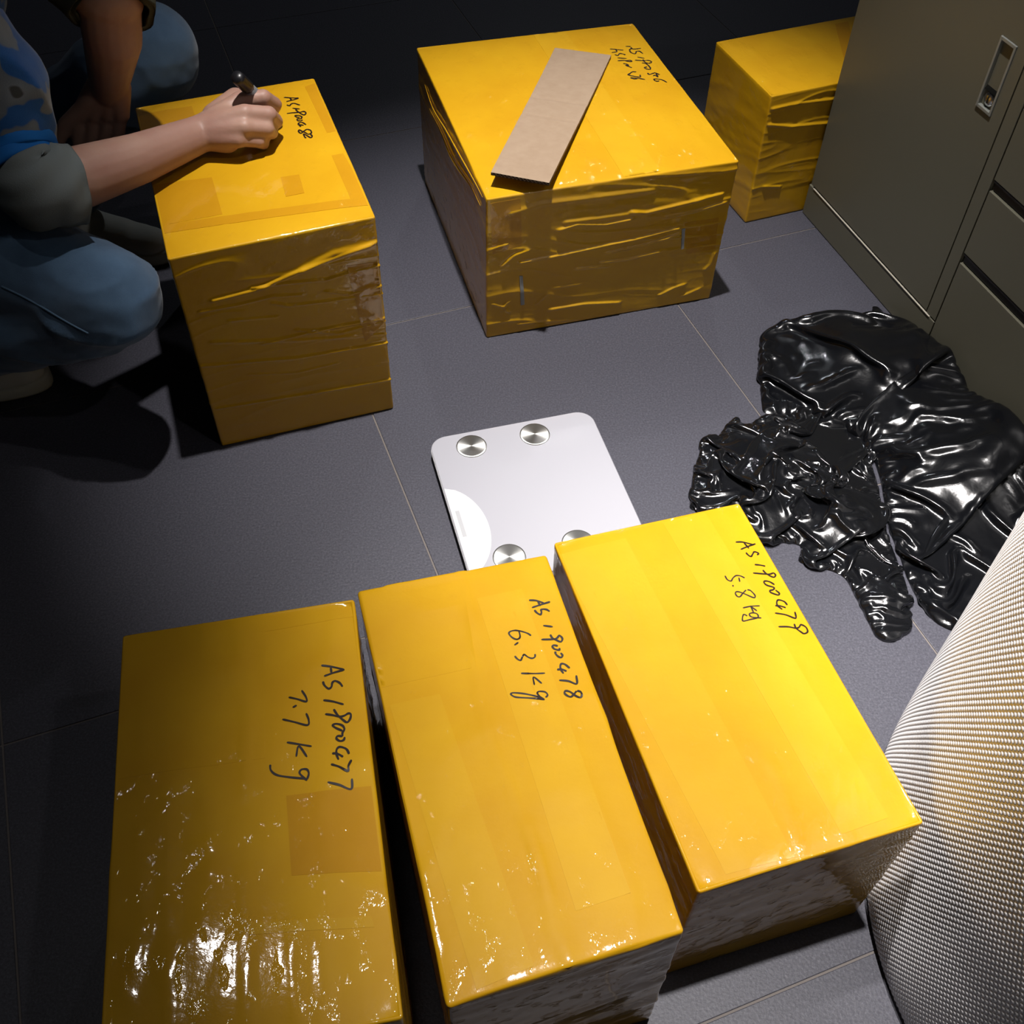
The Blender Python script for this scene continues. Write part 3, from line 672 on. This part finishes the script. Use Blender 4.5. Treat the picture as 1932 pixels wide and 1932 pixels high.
F_ = np.stack([idx[:, :-1].ravel(), nx[:, :-1].ravel(), nx[:, 1:].ravel(), idx[:, 1:].ravel()], 1)
mesh('outer_film', V, F_, roll, M_WRAP, True)
# wound layers seen on the end
Vs = []; Fs_ = []; turns = 28; m_ = turns * 60
for k in range(m_ + 1):
    t = k / m_; r_ = .045 + (RR - .052) * t; a = t * turns * 2 * PI; h_ = RH - .006 + .005 * math.sin(a * 3.1)
    for rr2, hz in ((r_ - .005, h_ - .006), (r_, h_), (r_ + .005, h_ - .006)): Vs.append((RC[0] + rr2 * math.cos(a), RC[1] + rr2 * math.sin(a), hz))
for k in range(m_):
    a = 3 * k; Fs_ += [(a, a + 3, a + 4, a + 1), (a + 1, a + 4, a + 5, a + 2)]
mesh('wound_layers', Vs, Fs_, roll, M_WRAP, True)
b = bmesh.new(); lathe(b, [(.036, .001), (.036, RH - .004), (.041, RH - .004), (.041, .001)], (RC[0], RC[1], 0), (0, 0, 1), 40); from_bm('cardboard_core', b, roll, M_CARD, True)
# air bubbles over the side that faces the room
px_, pz_ = .0060, .0054
a0, a1 = math.radians(105), math.radians(275); ncol = int((a1 - a0) * RR / px_); nrow = int(.66 / pz_)
ca, cz = np.meshgrid(np.arange(ncol), np.arange(nrow), indexing='ij')
TA = a0 + (ca + .5 * (cz % 2)) * px_ / RR; ZA = .010 + cz * pz_ + .004 * np.sin(TA * 5)
TA = TA.ravel(); ZA = ZA.ravel(); RA = rad(TA, ZA)
nb = len(TA); ring = 6; prof = [(.0029, -.0003), (.0021, .0006), (0, .0009)]
VV = np.zeros((nb, ring * 2 + 1, 3)); k = 0
tang = np.stack([-np.sin(TA), np.cos(TA), 0 * TA], 1); nor = np.stack([np.cos(TA), np.sin(TA), 0 * TA], 1)
cen = np.stack([RC[0] + RA * np.cos(TA), RC[1] + RA * np.sin(TA), ZA], 1)
for pr_, ph in prof[:2]:
    for q in range(ring):
        a = 2 * PI * q / ring + .5; VV[:, k] = cen + tang * (pr_ * math.cos(a)) + np.array([0, 0, pr_ * math.sin(a)]) + nor * ph; k += 1
VV[:, k] = cen + nor * prof[2][1]
ff = [(q, (q + 1) % ring, ring + (q + 1) % ring, ring + q) for q in range(ring)] ; ft = [(ring + q, ring + (q + 1) % ring, 2 * ring) for q in range(ring)]
basei = np.arange(nb) * (2 * ring + 1)
FA = (basei[:, None, None] + np.array(ff)[None]).reshape(-1, 4).tolist() + (basei[:, None, None] + np.array(ft)[None]).reshape(-1, 3).tolist()
bub = mesh('air_bubbles', VV.reshape(-1, 3), FA, roll, M_WRAPB, True); bub['kind'] = 'stuff'

# ------------------------------------------------------------------ black bags
def inpoly(x, y, poly):
    ins = np.zeros(x.shape, bool); n = len(poly)
    for i in range(n):
        x0, y0 = poly[i]; x1, y1 = poly[(i + 1) % n]
        c = ((y0 > y) != (y1 > y)) & (x < (x1 - x0) * (y - y0) / (y1 - y0 + 1e-12) + x0); ins ^= c
    return ins
def bag(name, poly, label, mat_, res=.006, seed=0, excess=.25, steps=260, lumps=(), hmin=.004, noise_f=10, stiff=.25, bump_f=16):
    """thin film with surplus material, rim held on the floor, relaxed until it buckles into folds"""
    poly = [tuple(q) for q in catmull([tuple(p) for p in poly] + [tuple(poly[0])], 4)][:-1]
    P_ = np.array(poly); lo = P_.min(0) - res; hi = P_.max(0) + res
    xs = np.arange(lo[0], hi[0], res); ys = np.arange(lo[1], hi[1], res); X, Y = np.meshgrid(xs, ys, indexing='ij')
    ins = inpoly(X, Y, poly); cell = ins[:-1, :-1] & ins[1:, :-1] & ins[1:, 1:] & ins[:-1, 1:]
    keep = np.zeros(X.shape, bool)
    for di in (0, 1):
        for dj in (0, 1): keep[di:di + cell.shape[0], dj:dj + cell.shape[1]] |= cell
    dd = seg_dist(X, Y, list(map(tuple, poly)) + [tuple(poly[0])])
    full = np.ones(X.shape, bool); full[1:-1, 1:-1] = ~(cell[:-1, :-1] & cell[1:, :-1] & cell[1:, 1:] & cell[:-1, 1:]); rim = keep & full
    Px, Py = X.copy(), Y.copy(); Pz = .004 + .030 * np.clip(dd / .03, 0, 1) * (.4 + fbm(np.stack([X * noise_f, Y * noise_f, X * 0 + seed], -1), 3)) + .012 * _rs.rand(*X.shape)
    base = np.zeros(X.shape)
    for (lx, ly, lr, lh) in lumps: base = base + lh * np.exp(-((X - lx) ** 2 + (Y - ly) ** 2) / lr ** 2)
    base = base * (.35 + 1.1 * fbm(np.stack([X * bump_f, Y * bump_f * .7, X * 0 + seed + 2], -1), 3)) * np.clip(dd / .035, 0, 1) ** .6 + hmin * np.clip(dd / .015, 0, 1)
    PP = np.array(list(poly) + [poly[0]])
    for a_, b_ in zip(*np.nonzero(rim)):
        p0, p1 = PP[:-1], PP[1:]; d_ = p1 - p0; t = np.clip(((X[a_, b_] - p0[:, 0]) * d_[:, 0] + (Y[a_, b_] - p0[:, 1]) * d_[:, 1]) / ((d_ ** 2).sum(1) + 1e-12), 0, 1)
        q = p0 + d_ * t[:, None]; k = np.argmin(np.hypot(q[:, 0] - X[a_, b_], q[:, 1] - Y[a_, b_]))
        Px[a_, b_], Py[a_, b_] = q[k]; Pz[a_, b_] = .0012
    Pz = np.maximum(Pz, base); Pz[rim] = .0012
    Q = np.stack([Px, Py, Pz], -1); Vv = np.zeros_like(Q)
    inv = np.where(keep & ~rim, 1., 0.)
    ex = 1 + excess * (.5 + 1.3 * (fbm(np.stack([X * 6 + 3, Y * 6, X * 0 + seed], -1), 2) - .15))
    def con(sa, sb, L0, k_, uni=False):
        A_, B_ = Q[sa], Q[sb]; wa, wb = inv[sa], inv[sb]; ok = keep[sa] & keep[sb] & (wa + wb > 0)
        d = B_ - A_; ln = np.sqrt((d ** 2).sum(-1)) + 1e-9; e_ = (ln - L0) / ln
        if uni: e_ = np.minimum(e_, 0)
        sc_ = np.where(ok, k_ * e_ / np.maximum(wa + wb, 1e-9), 0)[..., None] * d
        Q[sa] = A_ + sc_ * wa[..., None]; Q[sb] = B_ - sc_ * wb[..., None]
    S_ = slice
    nX, nY = X.shape
    groups = []
    for o in (0, 1):
        m = (nX - o) // 2 * 2 + o; groups.append(((S_(o, m, 2), S_(None)), (S_(o + 1, m, 2), S_(None)), 1.0, False))
        m = (nY - o) // 2 * 2 + o; groups.append(((S_(None), S_(o, m, 2)), (S_(None), S_(o + 1, m, 2)), 1.0, False))
    diag = []
    for o in (0, 1):
        m = (nX - o) // 2 * 2 + o
        diag.append(((S_(o, m, 2), S_(0, -1)), (S_(o + 1, m, 2), S_(1, None)), 2 ** .5, False)); diag.append(((S_(o, m, 2), S_(1, None)), (S_(o + 1, m, 2), S_(0, -1)), 2 ** .5, False))
    bend = []
    for st in (2, 4):
        for o in range(0, st * 2, 1):
            if o >= st: continue
            m = nX - st
            ia = np.array([i for i in range(nX - st) if (i // st) % 2 == 0 and i % st == o]); ib = np.array([i for i in range(nX - st) if (i // st) % 2 == 1 and i % st == o])
            ja = np.array([i for i in range(nY - st) if (i // st) % 2 == 0 and i % st == o]); jb = np.array([i for i in range(nY - st) if (i // st) % 2 == 1 and i % st == o])
            for I in (ia, ib):
                if len(I): bend.append(((I,), (I + st,), float(st), True))
            for J_ in (ja, jb):
                if len(J_): bend.append(((S_(None), J_), (S_(None), J_ + st), float(st), True))
    for it in range(steps):
        prev = Q.copy()
        Q[..., 2] -= .00016 * inv; Q += Vv * .90 * inv[..., None]
        for sa, sb, f_, uni in groups + diag: con(sa, sb, res * f_ * ex[sa], 1.0 if f_ == 1.0 else .6, uni)
        if it % 2 == 0:
            for sa, sb, f_, uni in bend: con(sa, sb, res * f_ * ex[sa] * (.93 if f_ == 2 else .80), stiff, uni)
        Q[..., 2] = np.where(keep & ~rim, np.maximum(Q[..., 2], base), Q[..., 2])
        Vv = np.clip(Q - prev, -.003, .003)
    if float(np.isnan(Q).sum()): raise RuntimeError('bag sim')
    idm = -np.ones(X.shape, int); idm[keep] = np.arange(keep.sum()); V = Q[keep]; i_, j_ = np.nonzero(cell)
    F_ = np.stack([idm[i_, j_], idm[i_ + 1, j_], idm[i_ + 1, j_ + 1], idm[i_, j_ + 1]], 1); nb_ = len(V); Vb = V.copy(); Vb[:, 2] = .0003
    rb = rim[keep]; Vb[~rb, 0] = X[keep][~rb]; Vb[~rb, 1] = Y[keep][~rb]
    me = D.meshes.new(name); me.from_pydata(np.concatenate([V, Vb]).tolist(), [], F_.tolist() + (F_[:, ::-1] + nb_).tolist())
    bm = bmesh.new(); bm.from_mesh(me); be = [e for e in bm.edges if e.is_boundary]; bm.verts.ensure_lookup_table()
    for e in be:
        a, c = e.verts
        if a.index < nb_ and c.index < nb_: bm.faces.new((a, c, bm.verts[c.index + nb_], bm.verts[a.index + nb_]))
    bmesh.ops.recalc_face_normals(bm, faces=bm.faces); bm.to_mesh(me); bm.free()
    cx, cy = V[:, 0].mean(), V[:, 1].mean(); me.transform(Matrix.Translation((-cx, -cy, 0)))
    o = link(name, me, None, mat_, True); o.location = (cx, cy, 0)
    sb_ = o.modifiers.new('s', 'SUBSURF'); sb_.levels = 1; sb_.render_levels = 1
    print('BAG', name, nb_, V[:, 2].max(), V[:, 2].mean())
    return o
fl = lambda *q: [tuple(at(p, 0)[:2]) for p in q]
cabline = lambda s_, g_: tuple((CA + CDr * s_ - CN * g_)[:2])
polyA = fl((1438, 780), (1434, 725), (1442, 668), (1460, 640), (1540, 612), (1580, 610), (1640, 600)) + [cabline(.30, .012), cabline(.40, .010), cabline(.55, .010), cabline(.72, .012)] \
    + [(.80, 1.05), (.86, .93), (.84, .835), (.74, .822), (.66, .79)] + fl((1768, 1178), (1717, 1105), (1695, 1045), (1677, 1000), (1668, 950), (1657, 895), (1634, 846), (1583, 810), (1520, 785), (1470, 786))
def fp(*q): return [tuple(at(p, .03)[:2]) for p in q]
bigbag = bag('black_bag', polyA, '', M_BAG, .0055, 3, .42, 260,
    lumps=[(*at((1600, 690), .03)[:2], .12, .020), (*at((1780, 680), .03)[:2], .12, .035), (*at((1860, 850), .03)[:2], .10, .020), (*cabline(.50, .06), .09, .045), (*cabline(.68, .08), .10, .05)], noise_f=9, stiff=.35)
tag(bigbag, 'large spread-out black plastic bag against the beige cabinets', 'plastic bag')
polyB = fl((1300, 962), (1308, 890), (1335, 820), (1352, 825), (1372, 800), (1392, 785), (1404, 800), (1450, 790), (1520, 785), (1580, 815), (1630, 850), (1652, 900), (1665, 960), (1672, 1000), (1690, 1050), (1712, 1110), (1718, 1165), (1712, 1195),
    (1682, 1212), (1655, 1205), (1640, 1180), (1610, 1120), (1585, 1085), (1520, 1065), (1505, 1060), (1508, 1030), (1450, 1022), (1400, 1000), (1370, 975))
twist = bag('crumpled_black_bag', polyB, '', M_BAGC, .0036, 8, .80, 260,
    lumps=[(*at((1480, 880), .03)[:2], .08, .035), (*at((1590, 960), .03)[:2], .05, .03), (*at((1660, 1120), .02)[:2], .03, .020), (*at((1680, 1190), .02)[:2], .02, .015)], noise_f=22, stiff=.2, bump_f=30)
tag(twist, 'crumpled twisted black plastic bag with a gathered tail', 'plastic bag')

# ------------------------------------------------------------------ person
person = empty('person', (-.95, 1.40, 0), 'person crouching in jeans, writing on the tall parcel with rolled grey cuffs', 'person')
def cone(b, a, c, ra, rc, n=18, sq=None):
    """round cone from a to c; sq=(axis, factor) squashes the section along an axis"""
    a = Vector(a); c = Vector(c); d = c - a; Ln = d.length; d.normalize()
    q = Vector((0, 0, 1)).rotation_difference(d); prof = []
    for k in range(5): t = k / 5 * PI / 2; prof.append((ra * math.sin(t), -ra * math.cos(t)))
    prof.append((ra, 0)); prof.append((rc, Ln))
    for k in range(1, 6): t = k / 5 * PI / 2; prof.append((rc * math.cos(t), Ln + rc * math.sin(t)))
    prof[0] = (0, -ra); prof[-1] = (0, Ln + rc)
    b2 = bmesh.new(); lathe(b2, prof, (0, 0, 0), (0, 0, 1), n)
    if sq:
        ax = Vector(sq[0]).normalized(); f = sq[1]
    for v in b2.verts:
        w_ = q @ v.co
        if sq: w_ = w_ + ax * (w_.dot(ax)) * (f - 1)
        v.co = a + w_
    me = D.meshes.new('tmp'); b2.to_mesh(me); b2.free(); b.from_mesh(me); D.meshes.remove(me)
def cone2(b, pts, n=18, sq=None):
    for (p, r), (p2, r2) in zip(pts, pts[1:]): cone(b, p, p2, r, r2, n, sq)
def ell(b, c, rad_, rot=None):
    r = bmesh.ops.create_uvsphere(b, u_segments=24, v_segments=16, radius=1)
    for v in r['verts']:
        q = Vector((v.co.x * rad_[0], v.co.y * rad_[1], v.co.z * rad_[2]))
        if rot is not None: q = rot @ q
        v.co = q + Vector(c)
def skinify(name, b, voxel, parent, mat_, smooth=4, wr=None, decim=None, factor=.5):
    bmesh.ops.recalc_face_normals(b, faces=b.faces)
    me = D.meshes.new('src'); b.to_mesh(me); b.free(); o = D.objects.new('src', me); C.objects.link(o)
    m = o.modifiers.new('r', 'REMESH'); m.mode = 'VOXEL'; m.voxel_size = voxel
    if smooth: s = o.modifiers.new('s', 'SMOOTH'); s.iterations = smooth; s.factor = factor
    dg = bpy.context.evaluated_depsgraph_get(); dg.update(); ev = D.meshes.new_from_object(o.evaluated_get(dg)); D.objects.remove(o)
    ev.name = name
    if wr is not None:
        n = len(ev.vertices); co = np.zeros(n * 3); no = np.zeros(n * 3); ev.vertices.foreach_get('co', co); ev.vertices.foreach_get('normal', no)
        co = co.reshape(-1, 3); no = no.reshape(-1, 3); co = co + no * wr(co)[:, None]; ev.vertices.foreach_set('co', co.ravel())
    ev.transform(Matrix.Translation(-Vector(off(parent)))); ev.update()
    return link(name, ev, parent, mat_, True)
A3 = lambda q, z: Vector(at(q, z))
# joints
hipN, hipF = Vector((-.96, 1.31, .26)), Vector((-.96, 1.53, .22))
kneeN, kneeF = A3((205, 560), .28), A3((285, 100), .39)
ankN, ankF = Vector((-.93, 1.20, .12)), Vector((-.80, 1.64, .10))
elbN = A3((62, 345), .425); shN = Vector((-.76, 1.21, .70)); shF = Vector((-.75, 1.52, .72)); elbF = A3((205, -12), .565)
wrN = A3((378, 253), .392); wrF = A3((205, 165), .415)
neck = Vector((-.70, 1.37, .76)); head = Vector((-.60, 1.37, .90))
chest = Vector((-.83, 1.37, .60)); waist = Vector((-.94, 1.41, .40)); pelvis = Vector((-.99, 1.42, .26))
# --- body (head, neck, torso, arms, hands: one surface)
b = bmesh.new()
ell(b, chest, (.125, .15, .17), Matrix.Rotation(.35, 3, 'Y')); ell(b, waist, (.10, .135, .15), Matrix.Rotation(.4, 3, 'Y')); ell(b, pelvis, (.11, .14, .11))
cone(b, neck - Vector((.04, 0, .08)), neck + Vector((.05, 0, .05)), .058, .052)
cone(b, chest + Vector((0, 0, .10)), shN, .08, .055); cone(b, chest + Vector((0, 0, .10)), shF, .08, .055)
# head
ry = Matrix.Rotation(.75, 3, 'Y')
def hp(x, y, z): return head + ry @ Vector((x, y, z))     # x forward, z up in the head frame
ell(b, head, (.092, .074, .112), ry); ell(b, hp(.020, 0, -.052), (.066, .056, .062), ry)
cone(b, hp(.074, 0, .012), hp(.100, 0, -.022), .008, .0135); ell(b, hp(.078, 0, -.085), (.018, .022, .016), ry)
for s_ in (-1, 1):
    ell(b, hp(-.008, s_ * .076, -.012), (.016, .008, .030), ry); ell(b, hp(.072, s_ * .030, .034), (.018, .026, .009), ry)
    ell(b, hp(.086, s_ * .011, -.026), (.009, .009, .007), ry); ell(b, hp(.062, s_ * .040, -.020), (.020, .018, .018), ry)
# arms
cone2(b, [(shN, .055), (A3((-12, 150), .535), .045), (A3((25, 265), .462), .042), (elbN, .040)]); 
m1 = A3((150, 335), .412); m2 = A3((260, 300), .402)
cone2(b, [(elbN, .040), (m1, .0400), (m2, .0335), (wrN, .0255)])
cone2(b, [(shF, .055), (elbF, .046)])
m3 = A3((212, 70), .505)
cone2(b, [(elbF, .042), (m3, .040), (wrF, .027)])
# writing hand
HR = .0098
mcp = [A3((452, 190), .418), A3((463, 214), .420), A3((462, 240), .408), A3((450, 262), .394)]
for p_, rr_ in zip(mcp, (.0155, .0165, .0165, .016)):
    cone(b, wrN + (p_ - wrN) * .12, p_, .0235, rr_ * .82)
cone(b, wrN, A3((430, 235), .400), .026, .026); cone(b, wrN, A3((428, 262), .388), .022, .020)
for p_ in mcp: ell(b, p_ + Vector((0, 0, .002)), (.0115, .0115, .0115))
fing = [[mcp[0], A3((497, 184), .419), A3((519, 197), .398), A3((513, 212), .377)],
        [mcp[1], A3((507, 216), .412), A3((521, 229), .388), A3((508, 236), .372)],
        [mcp[2], A3((503, 243), .398), A3((513, 250), .380), A3((494, 252), .371)],
        [mcp[3], A3((488, 266), .384), A3((497, 271), .372), A3((478, 268), .370)]]
for k, f in enumerate(fing):
    r0 = HR * (1.12, 1.14, 1.06, .95)[k]
    cone2(b, [(f[0], r0 * 1.15), (f[1], r0 * 1.05), (f[2], r0 * .95), (f[3], r0 * .82)], 16)
    ell(b, f[1], (r0 * 1.1,) * 3)
th_ = [A3((408, 222), .398), A3((444, 184), .400), A3((474, 186), .388), A3((502, 204), .378)]
cone2(b, [(th_[0], .021), (th_[1], .0145), (th_[2], .0115), (th_[3], .0098)], 16)
# resting far hand, fingers hanging down
hd = Vector(A3((190, 215), .375)); dirF = (hd - wrF).normalized()
side = Vector((.35, .9, 0)).normalized(); side = (side - dirF * side.dot(dirF)).normalized()
side = Vector(CR).normalized()
for k, (o1, ln) in enumerate(((-.030, .060), (-.010, .072), (.011, .068), (.030, .052))):
    p0 = hd + side * o1; p1 = p0 + dirF * ln * .45 + Vector((0, 0, -.010)); p2 = p1 + (dirF + Vector((-.1, 0, -.9))).normalized() * ln * .35; p3 = p2 + (dirF * .4 + Vector((-.3, 0, -.9))).normalized() * ln * .3
    cone(b, wrF + side * o1 * .4, p0, .021, .0135); cone2(b, [(p0, .0105), (p1, .0098), (p2, .0088), (p3, .0075)], 14)
tf = wrF + dirF * .03 - side * .022
cone2(b, [(tf, .015), (tf + dirF * .035 - side * .026, .0115), (tf + dirF * .068 - side * .030, .0095)], 14)
body = skinify('body', b, .0030, person, M_SKIN, 3)
body['label'] = 'bare forearms, hands, neck and head'
# --- face details
for s_ in (-1, 1):
    b = bmesh.new(); ell(b, hp(.077, s_ * .030, .014), (.0125, .0125, .0125)); ey = from_bm('eye', b, person, M_EYE, True)
    b = bmesh.new(); ell(b, hp(.0865, s_ * .030, .010), (.0055, .0055, .0055)); from_bm('iris', b, ey, M_IRIS, True)
    b = bmesh.new(); cone2(b, [(hp(.092, s_ * .016, .036), .003), (hp(.090, s_ * .032, .040), .0034), (hp(.080, s_ * .048, .034), .002)], 8); from_bm('eyebrow', b, person, M_HAIR, True)
b = bmesh.new(); ell(b, hp(.086, 0, -.052), (.006, .022, .0045), ry); ell(b, hp(.085, 0, -.060), (.006, .018, .005), ry); from_bm('lips', b, person, M_LIP, True)
b = bmesh.new(); ell(b, hp(-.012, 0, .030), (.098, .085, .100), ry); ell(b, hp(-.045, 0, -.02), (.062, .078, .075), ry); ell(b, hp(.05, 0, .085), (.045, .062, .028), ry)
skinify('hair', b, .005, person, M_HAIR, 2, lambda co: .006 * (vnoise(co * 60) - .5))
# --- jeans
b = bmesh.new()
cone2(b, [(hipN, .105), (hipN * .45 + kneeN * .55 + Vector((0, 0, .01)), .090), (kneeN, .072)], 20)
cone2(b, [(kneeN, .072), (kneeN * .45 + ankN * .55 + Vector((0, 0, -.01)), .064), (ankN + Vector((.02, 0, .02)), .055)], 20)
cone2(b, [(hipF, .105), (hipF * .45 + kneeF * .55 + Vector((0, 0, -.04)), .080), (kneeF, .074)], 20)
cone2(b, [(kneeF, .072), (kneeF * .45 + ankF * .55, .062), (ankF + Vector((0, 0, .03)), .055)], 20)
ell(b, pelvis, (.145, .175, .135)); cone(b, pelvis, waist, .13, .12)
def wr_j(co):
    d1 = np.linalg.norm(co - np.array(kneeN), axis=1); d2 = np.linalg.norm(co - np.array(kneeF), axis=1); nk = np.exp(-(np.minimum(d1, d2) / .16) ** 2)
    q = co @ np.array([[9, 3, 0], [-3, 9, 6], [4, 0, 22]]).T
    return .012 * (fbm(co * 9, 3) - .45) + .004 * (ridge(q * .9 + 3) ** 4) + .014 * nk * (ridge(q * 1.0) ** 3 - .25) * np.clip((.35 - co[:, 2]) / .12, 0.12, 1)
jeans = skinify('jeans', b, .005, person, M_DENIM, 5, wr_j)
bpy.context.view_layer.update()
def cast(obj, q):
    r = Vector(ray(q)).normalized(); o0 = Vector(CAM) - Vector(off(obj.parent))
    hit = obj.ray_cast(o0, r); return (hit[1] + Vector(off(obj.parent))) if hit[0] else None
sp_ = [cast(jeans, q) for q in ((4, 541), (40, 558), (80, 580), (110, 598), (140, 615), (165, 628))]
sp_ = [q for q in sp_ if q is not None]
if len(sp_) > 2:
    b = bmesh.new(); pp = catmull([tuple(q) for q in sp_], 5)
    for p0, p1 in zip(pp, pp[1:]): cone(b, p0, p1, .0016, .0016, 8)
    from_bm('stitched_seam', b, jeans, M_SEAM, True)
# --- hoodie body and sleeves
b = bmesh.new()
ell(b, chest, (.15, .185, .20), Matrix.Rotation(.35, 3, 'Y')); ell(b, waist, (.13, .165, .17), Matrix.Rotation(.4, 3, 'Y')); ell(b, pelvis + Vector((0, 0, .06)), (.14, .17, .08))
cone(b, chest + Vector((0, 0, .12)), shN, .10, .082); cone(b, chest + Vector((0, 0, .12)), shF, .10, .082)
upN = [(shN, .080), (A3((-12, 150), .535), .064), (A3((12, 240), .478), .055), (A3((30, 285), .452), .048)]
cone2(b, upN, 20)
cone2(b, [(shF, .080), (shF * .5 + elbF * .5, .068), (elbF + (shF - elbF) * .50, .056)], 20)
def wr_s(co): return .014 * (fbm(co * 11, 3) - .45) + .010 * (ridge(co @ np.array([[8, 2, 0], [0, 8, 3], [3, 0, 16]]).T) ** 3 - .3)
hoodie = skinify('hoodie', b, .005, person, M_SHIRT, 4, wr_s)
hoodie['label'] = 'grey and blue camouflage patterned hoodie'
b = bmesh.new(); cone(b, neck - Vector((.11, 0, .03)), neck - Vector((.01, 0, .015)), .085, .070); ell(b, neck + Vector((-.12, 0, -.02)), (.09, .12, .07))
skinify('hood', b, .006, person, M_SHIRT, 3, wr_s)
def tube(name, pts, radii, mat_, th_=.004, n=36, wr=.002, seed=0, sub=6):
    """open-ended fabric tube with thickness"""
    cen = np.array(catmull([tuple(p) for p in pts], sub)); rr_ = np.interp(np.linspace(0, len(pts) - 1, len(cen)), range(len(pts)), radii)
    T_ = np.gradient(cen, axis=0); T_ /= np.linalg.norm(T_, axis=1, keepdims=True)
    up = np.array([0, 0, 1.]); rings = []
    for side_ in (1, 0):
        order = range(len(cen)) if side_ else range(len(cen) - 1, -1, -1)
        for i in order:
            x = np.cross(T_[i], up); x /= np.linalg.norm(x); y = np.cross(x, T_[i])
            a = np.linspace(0, 2 * PI, n, endpoint=False)
            w_ = wr * (np.sin(a * 3 + i * .35 + seed) + .7 * np.sin(a * 7 - i * .5 + seed * 2) + .5 * math.sin(i * .9))
            r_ = rr_[i] + w_ - (0 if side_ else th_)
            rings.append(cen[i] + np.outer(np.cos(a) * r_, x) + np.outer(np.sin(a) * r_, y))
    V = np.concatenate(rings); m = len(rings); F_ = []
    for k in range(m):
        k2 = (k + 1) % m
        F_ += [(k * n + i, k * n + (i + 1) % n, k2 * n + (i + 1) % n, k2 * n + i) for i in range(n)]
    b = bmesh.new(); vs = [b.verts.new(v) for v in V]
    for f in F_: b.faces.new([vs[i] for i in f])
    return from_bm(name, b, person, mat_, True)
o_ = tube('sleeve_trim', [A3((22, 262), .466), A3((36, 300), .446), A3((52, 335), .432)], [.054, .054, .052], M_TRIM, .006, 36, .0012, 1, 5); o_['label'] = 'bright blue band above the near cuff'
o_ = tube('rolled_cuff', [A3((48, 325), .436), A3((70, 350), .424), A3((104, 352), .418), A3((140, 347), .412)], [.053, .056, .054, .050], M_CUFF, .008, 36, .0022, 3, 7); o_['label'] = 'rolled grey fabric cuff at the near elbow'
o_ = tube('rolled_cuff', [elbF + (shF - elbF) * .55, elbF + (shF - elbF) * .32, elbF + (shF - elbF) * .10, A3((208, 4), .557), A3((212, 24), .548)], [.064, .062, .060, .058, .055], M_OLIVE, .008, 36, .002, 5, 6); o_['label'] = 'dark olive rolled cuff of the far arm'
# --- shoes
def shoe(toe, heel, lift, name_label):
    toe = Vector(toe); heel = Vector(heel); d = (toe - heel); Ln = d.length; d.normalize(); sd = Vector((-d.y, d.x, 0)).normalized()
    b = bmesh.new()
    def P_(t, s_, z): return heel + d * Ln * t + sd * s_ + Vector((0, 0, z))
    cone(b, P_(.12, 0, .045), P_(.42, 0, .052), .040, .043, 18); cone(b, P_(.42, 0, .050), P_(.68, 0, .037), .043, .037); cone(b, P_(.68, 0, .037), P_(.87, 0, .033), .037, .032, 18, ((0, 0, 1), .85))
    cone(b, P_(.15, 0, .06), P_(.20, 0, .095), .042, .045); cone(b, P_(.60, .012, .034), P_(.8, .010, .030), .034, .030)
    up_ = skinify('shoe', b, .004, person, M_SHOE, 5, lambda co: .002 * (vnoise(co * 50) - .5)); up_['label'] = name_label
    b = bmesh.new(); n = 40; rings = []
    for k, (z, g_) in enumerate(((.002, -.003), (.006, .001), (.022, .001), (.026, -.002))):
        ring = []
        for i in range(n):
            a = 2 * PI * i / n; t = .5 + .5 * math.cos(a) * 1.0; wd = (.036 + .008 * t) * (abs(math.sin(a)) ** .75) * (1 if math.sin(a) >= 0 else -1)
            ring.append(b.verts.new(P_(-.01 + 1.03 * t, wd * (1 + g_ * 15), z)))
        rings.append(ring)
    for r1, r2 in zip(rings, rings[1:]):
        for i in range(n): b.faces.new((r1[i], r1[(i + 1) % n], r2[(i + 1) % n], r2[i]))
    b.faces.new(rings[0][::-1]); b.faces.new(rings[-1]); bmesh.ops.remove_doubles(b, verts=b.verts, dist=1e-4)
    from_bm('sole', b, up_, M_SOLE, True)
    for k in range(4):
        b = bmesh.new(); t = .42 + .085 * k; z = .096 - .011 * k
        cone2(b, [(P_(t, -.028, z - .016), .0028), (P_(t + .01, 0, z), .0028), (P_(t, .028, z - .016), .0028)], 8); from_bm('lace', b, up_, M_SHOE, True)
    return up_
tN = at((88, 705), .02); shoe((tN[0], tN[1], .0), (tN[0] - .25, tN[1] - .045, .0), 0, 'pale shoe under the near knee')
tF = at((318, 462), .03); shoe((tF[0], tF[1], 0), (tF[0] - .255, tF[1] + .02, 0), 0, 'pale laced shoe behind the tall parcel')

# ------------------------------------------------------------------ marker pen in the hand
tip = A3((521, 216), .3635); end_ = A3((455, 153), .455); dp = (end_ - tip).normalized(); end_ = tip + dp * .135
pen = empty('marker_pen', tuple(tip), 'black marker pen held in the writing hand', 'pen')
def plathe(name, prof, m_, par): b = bmesh.new(); lathe(b, prof, tip, dp, 28); return from_bm(name, b, par, m_, True)
plathe('pen_tip', [(0, 0), (.0012, .0006), (.0022, .006), (.0022, .010), (0, .010)], M_INK, pen)
plathe('pen_barrel', [(0, .0085), (.0050, .009), (.0062, .022), (.0085, .026), (.0085, .100), (0, .100)], M_PENLABEL, pen)
plathe('pen_end_cap', [(0, .0985), (.0092, .0985), (.0096, .104), (.0096, .128), (.0085, .135), (0, .1355)], M_SLOT, pen)
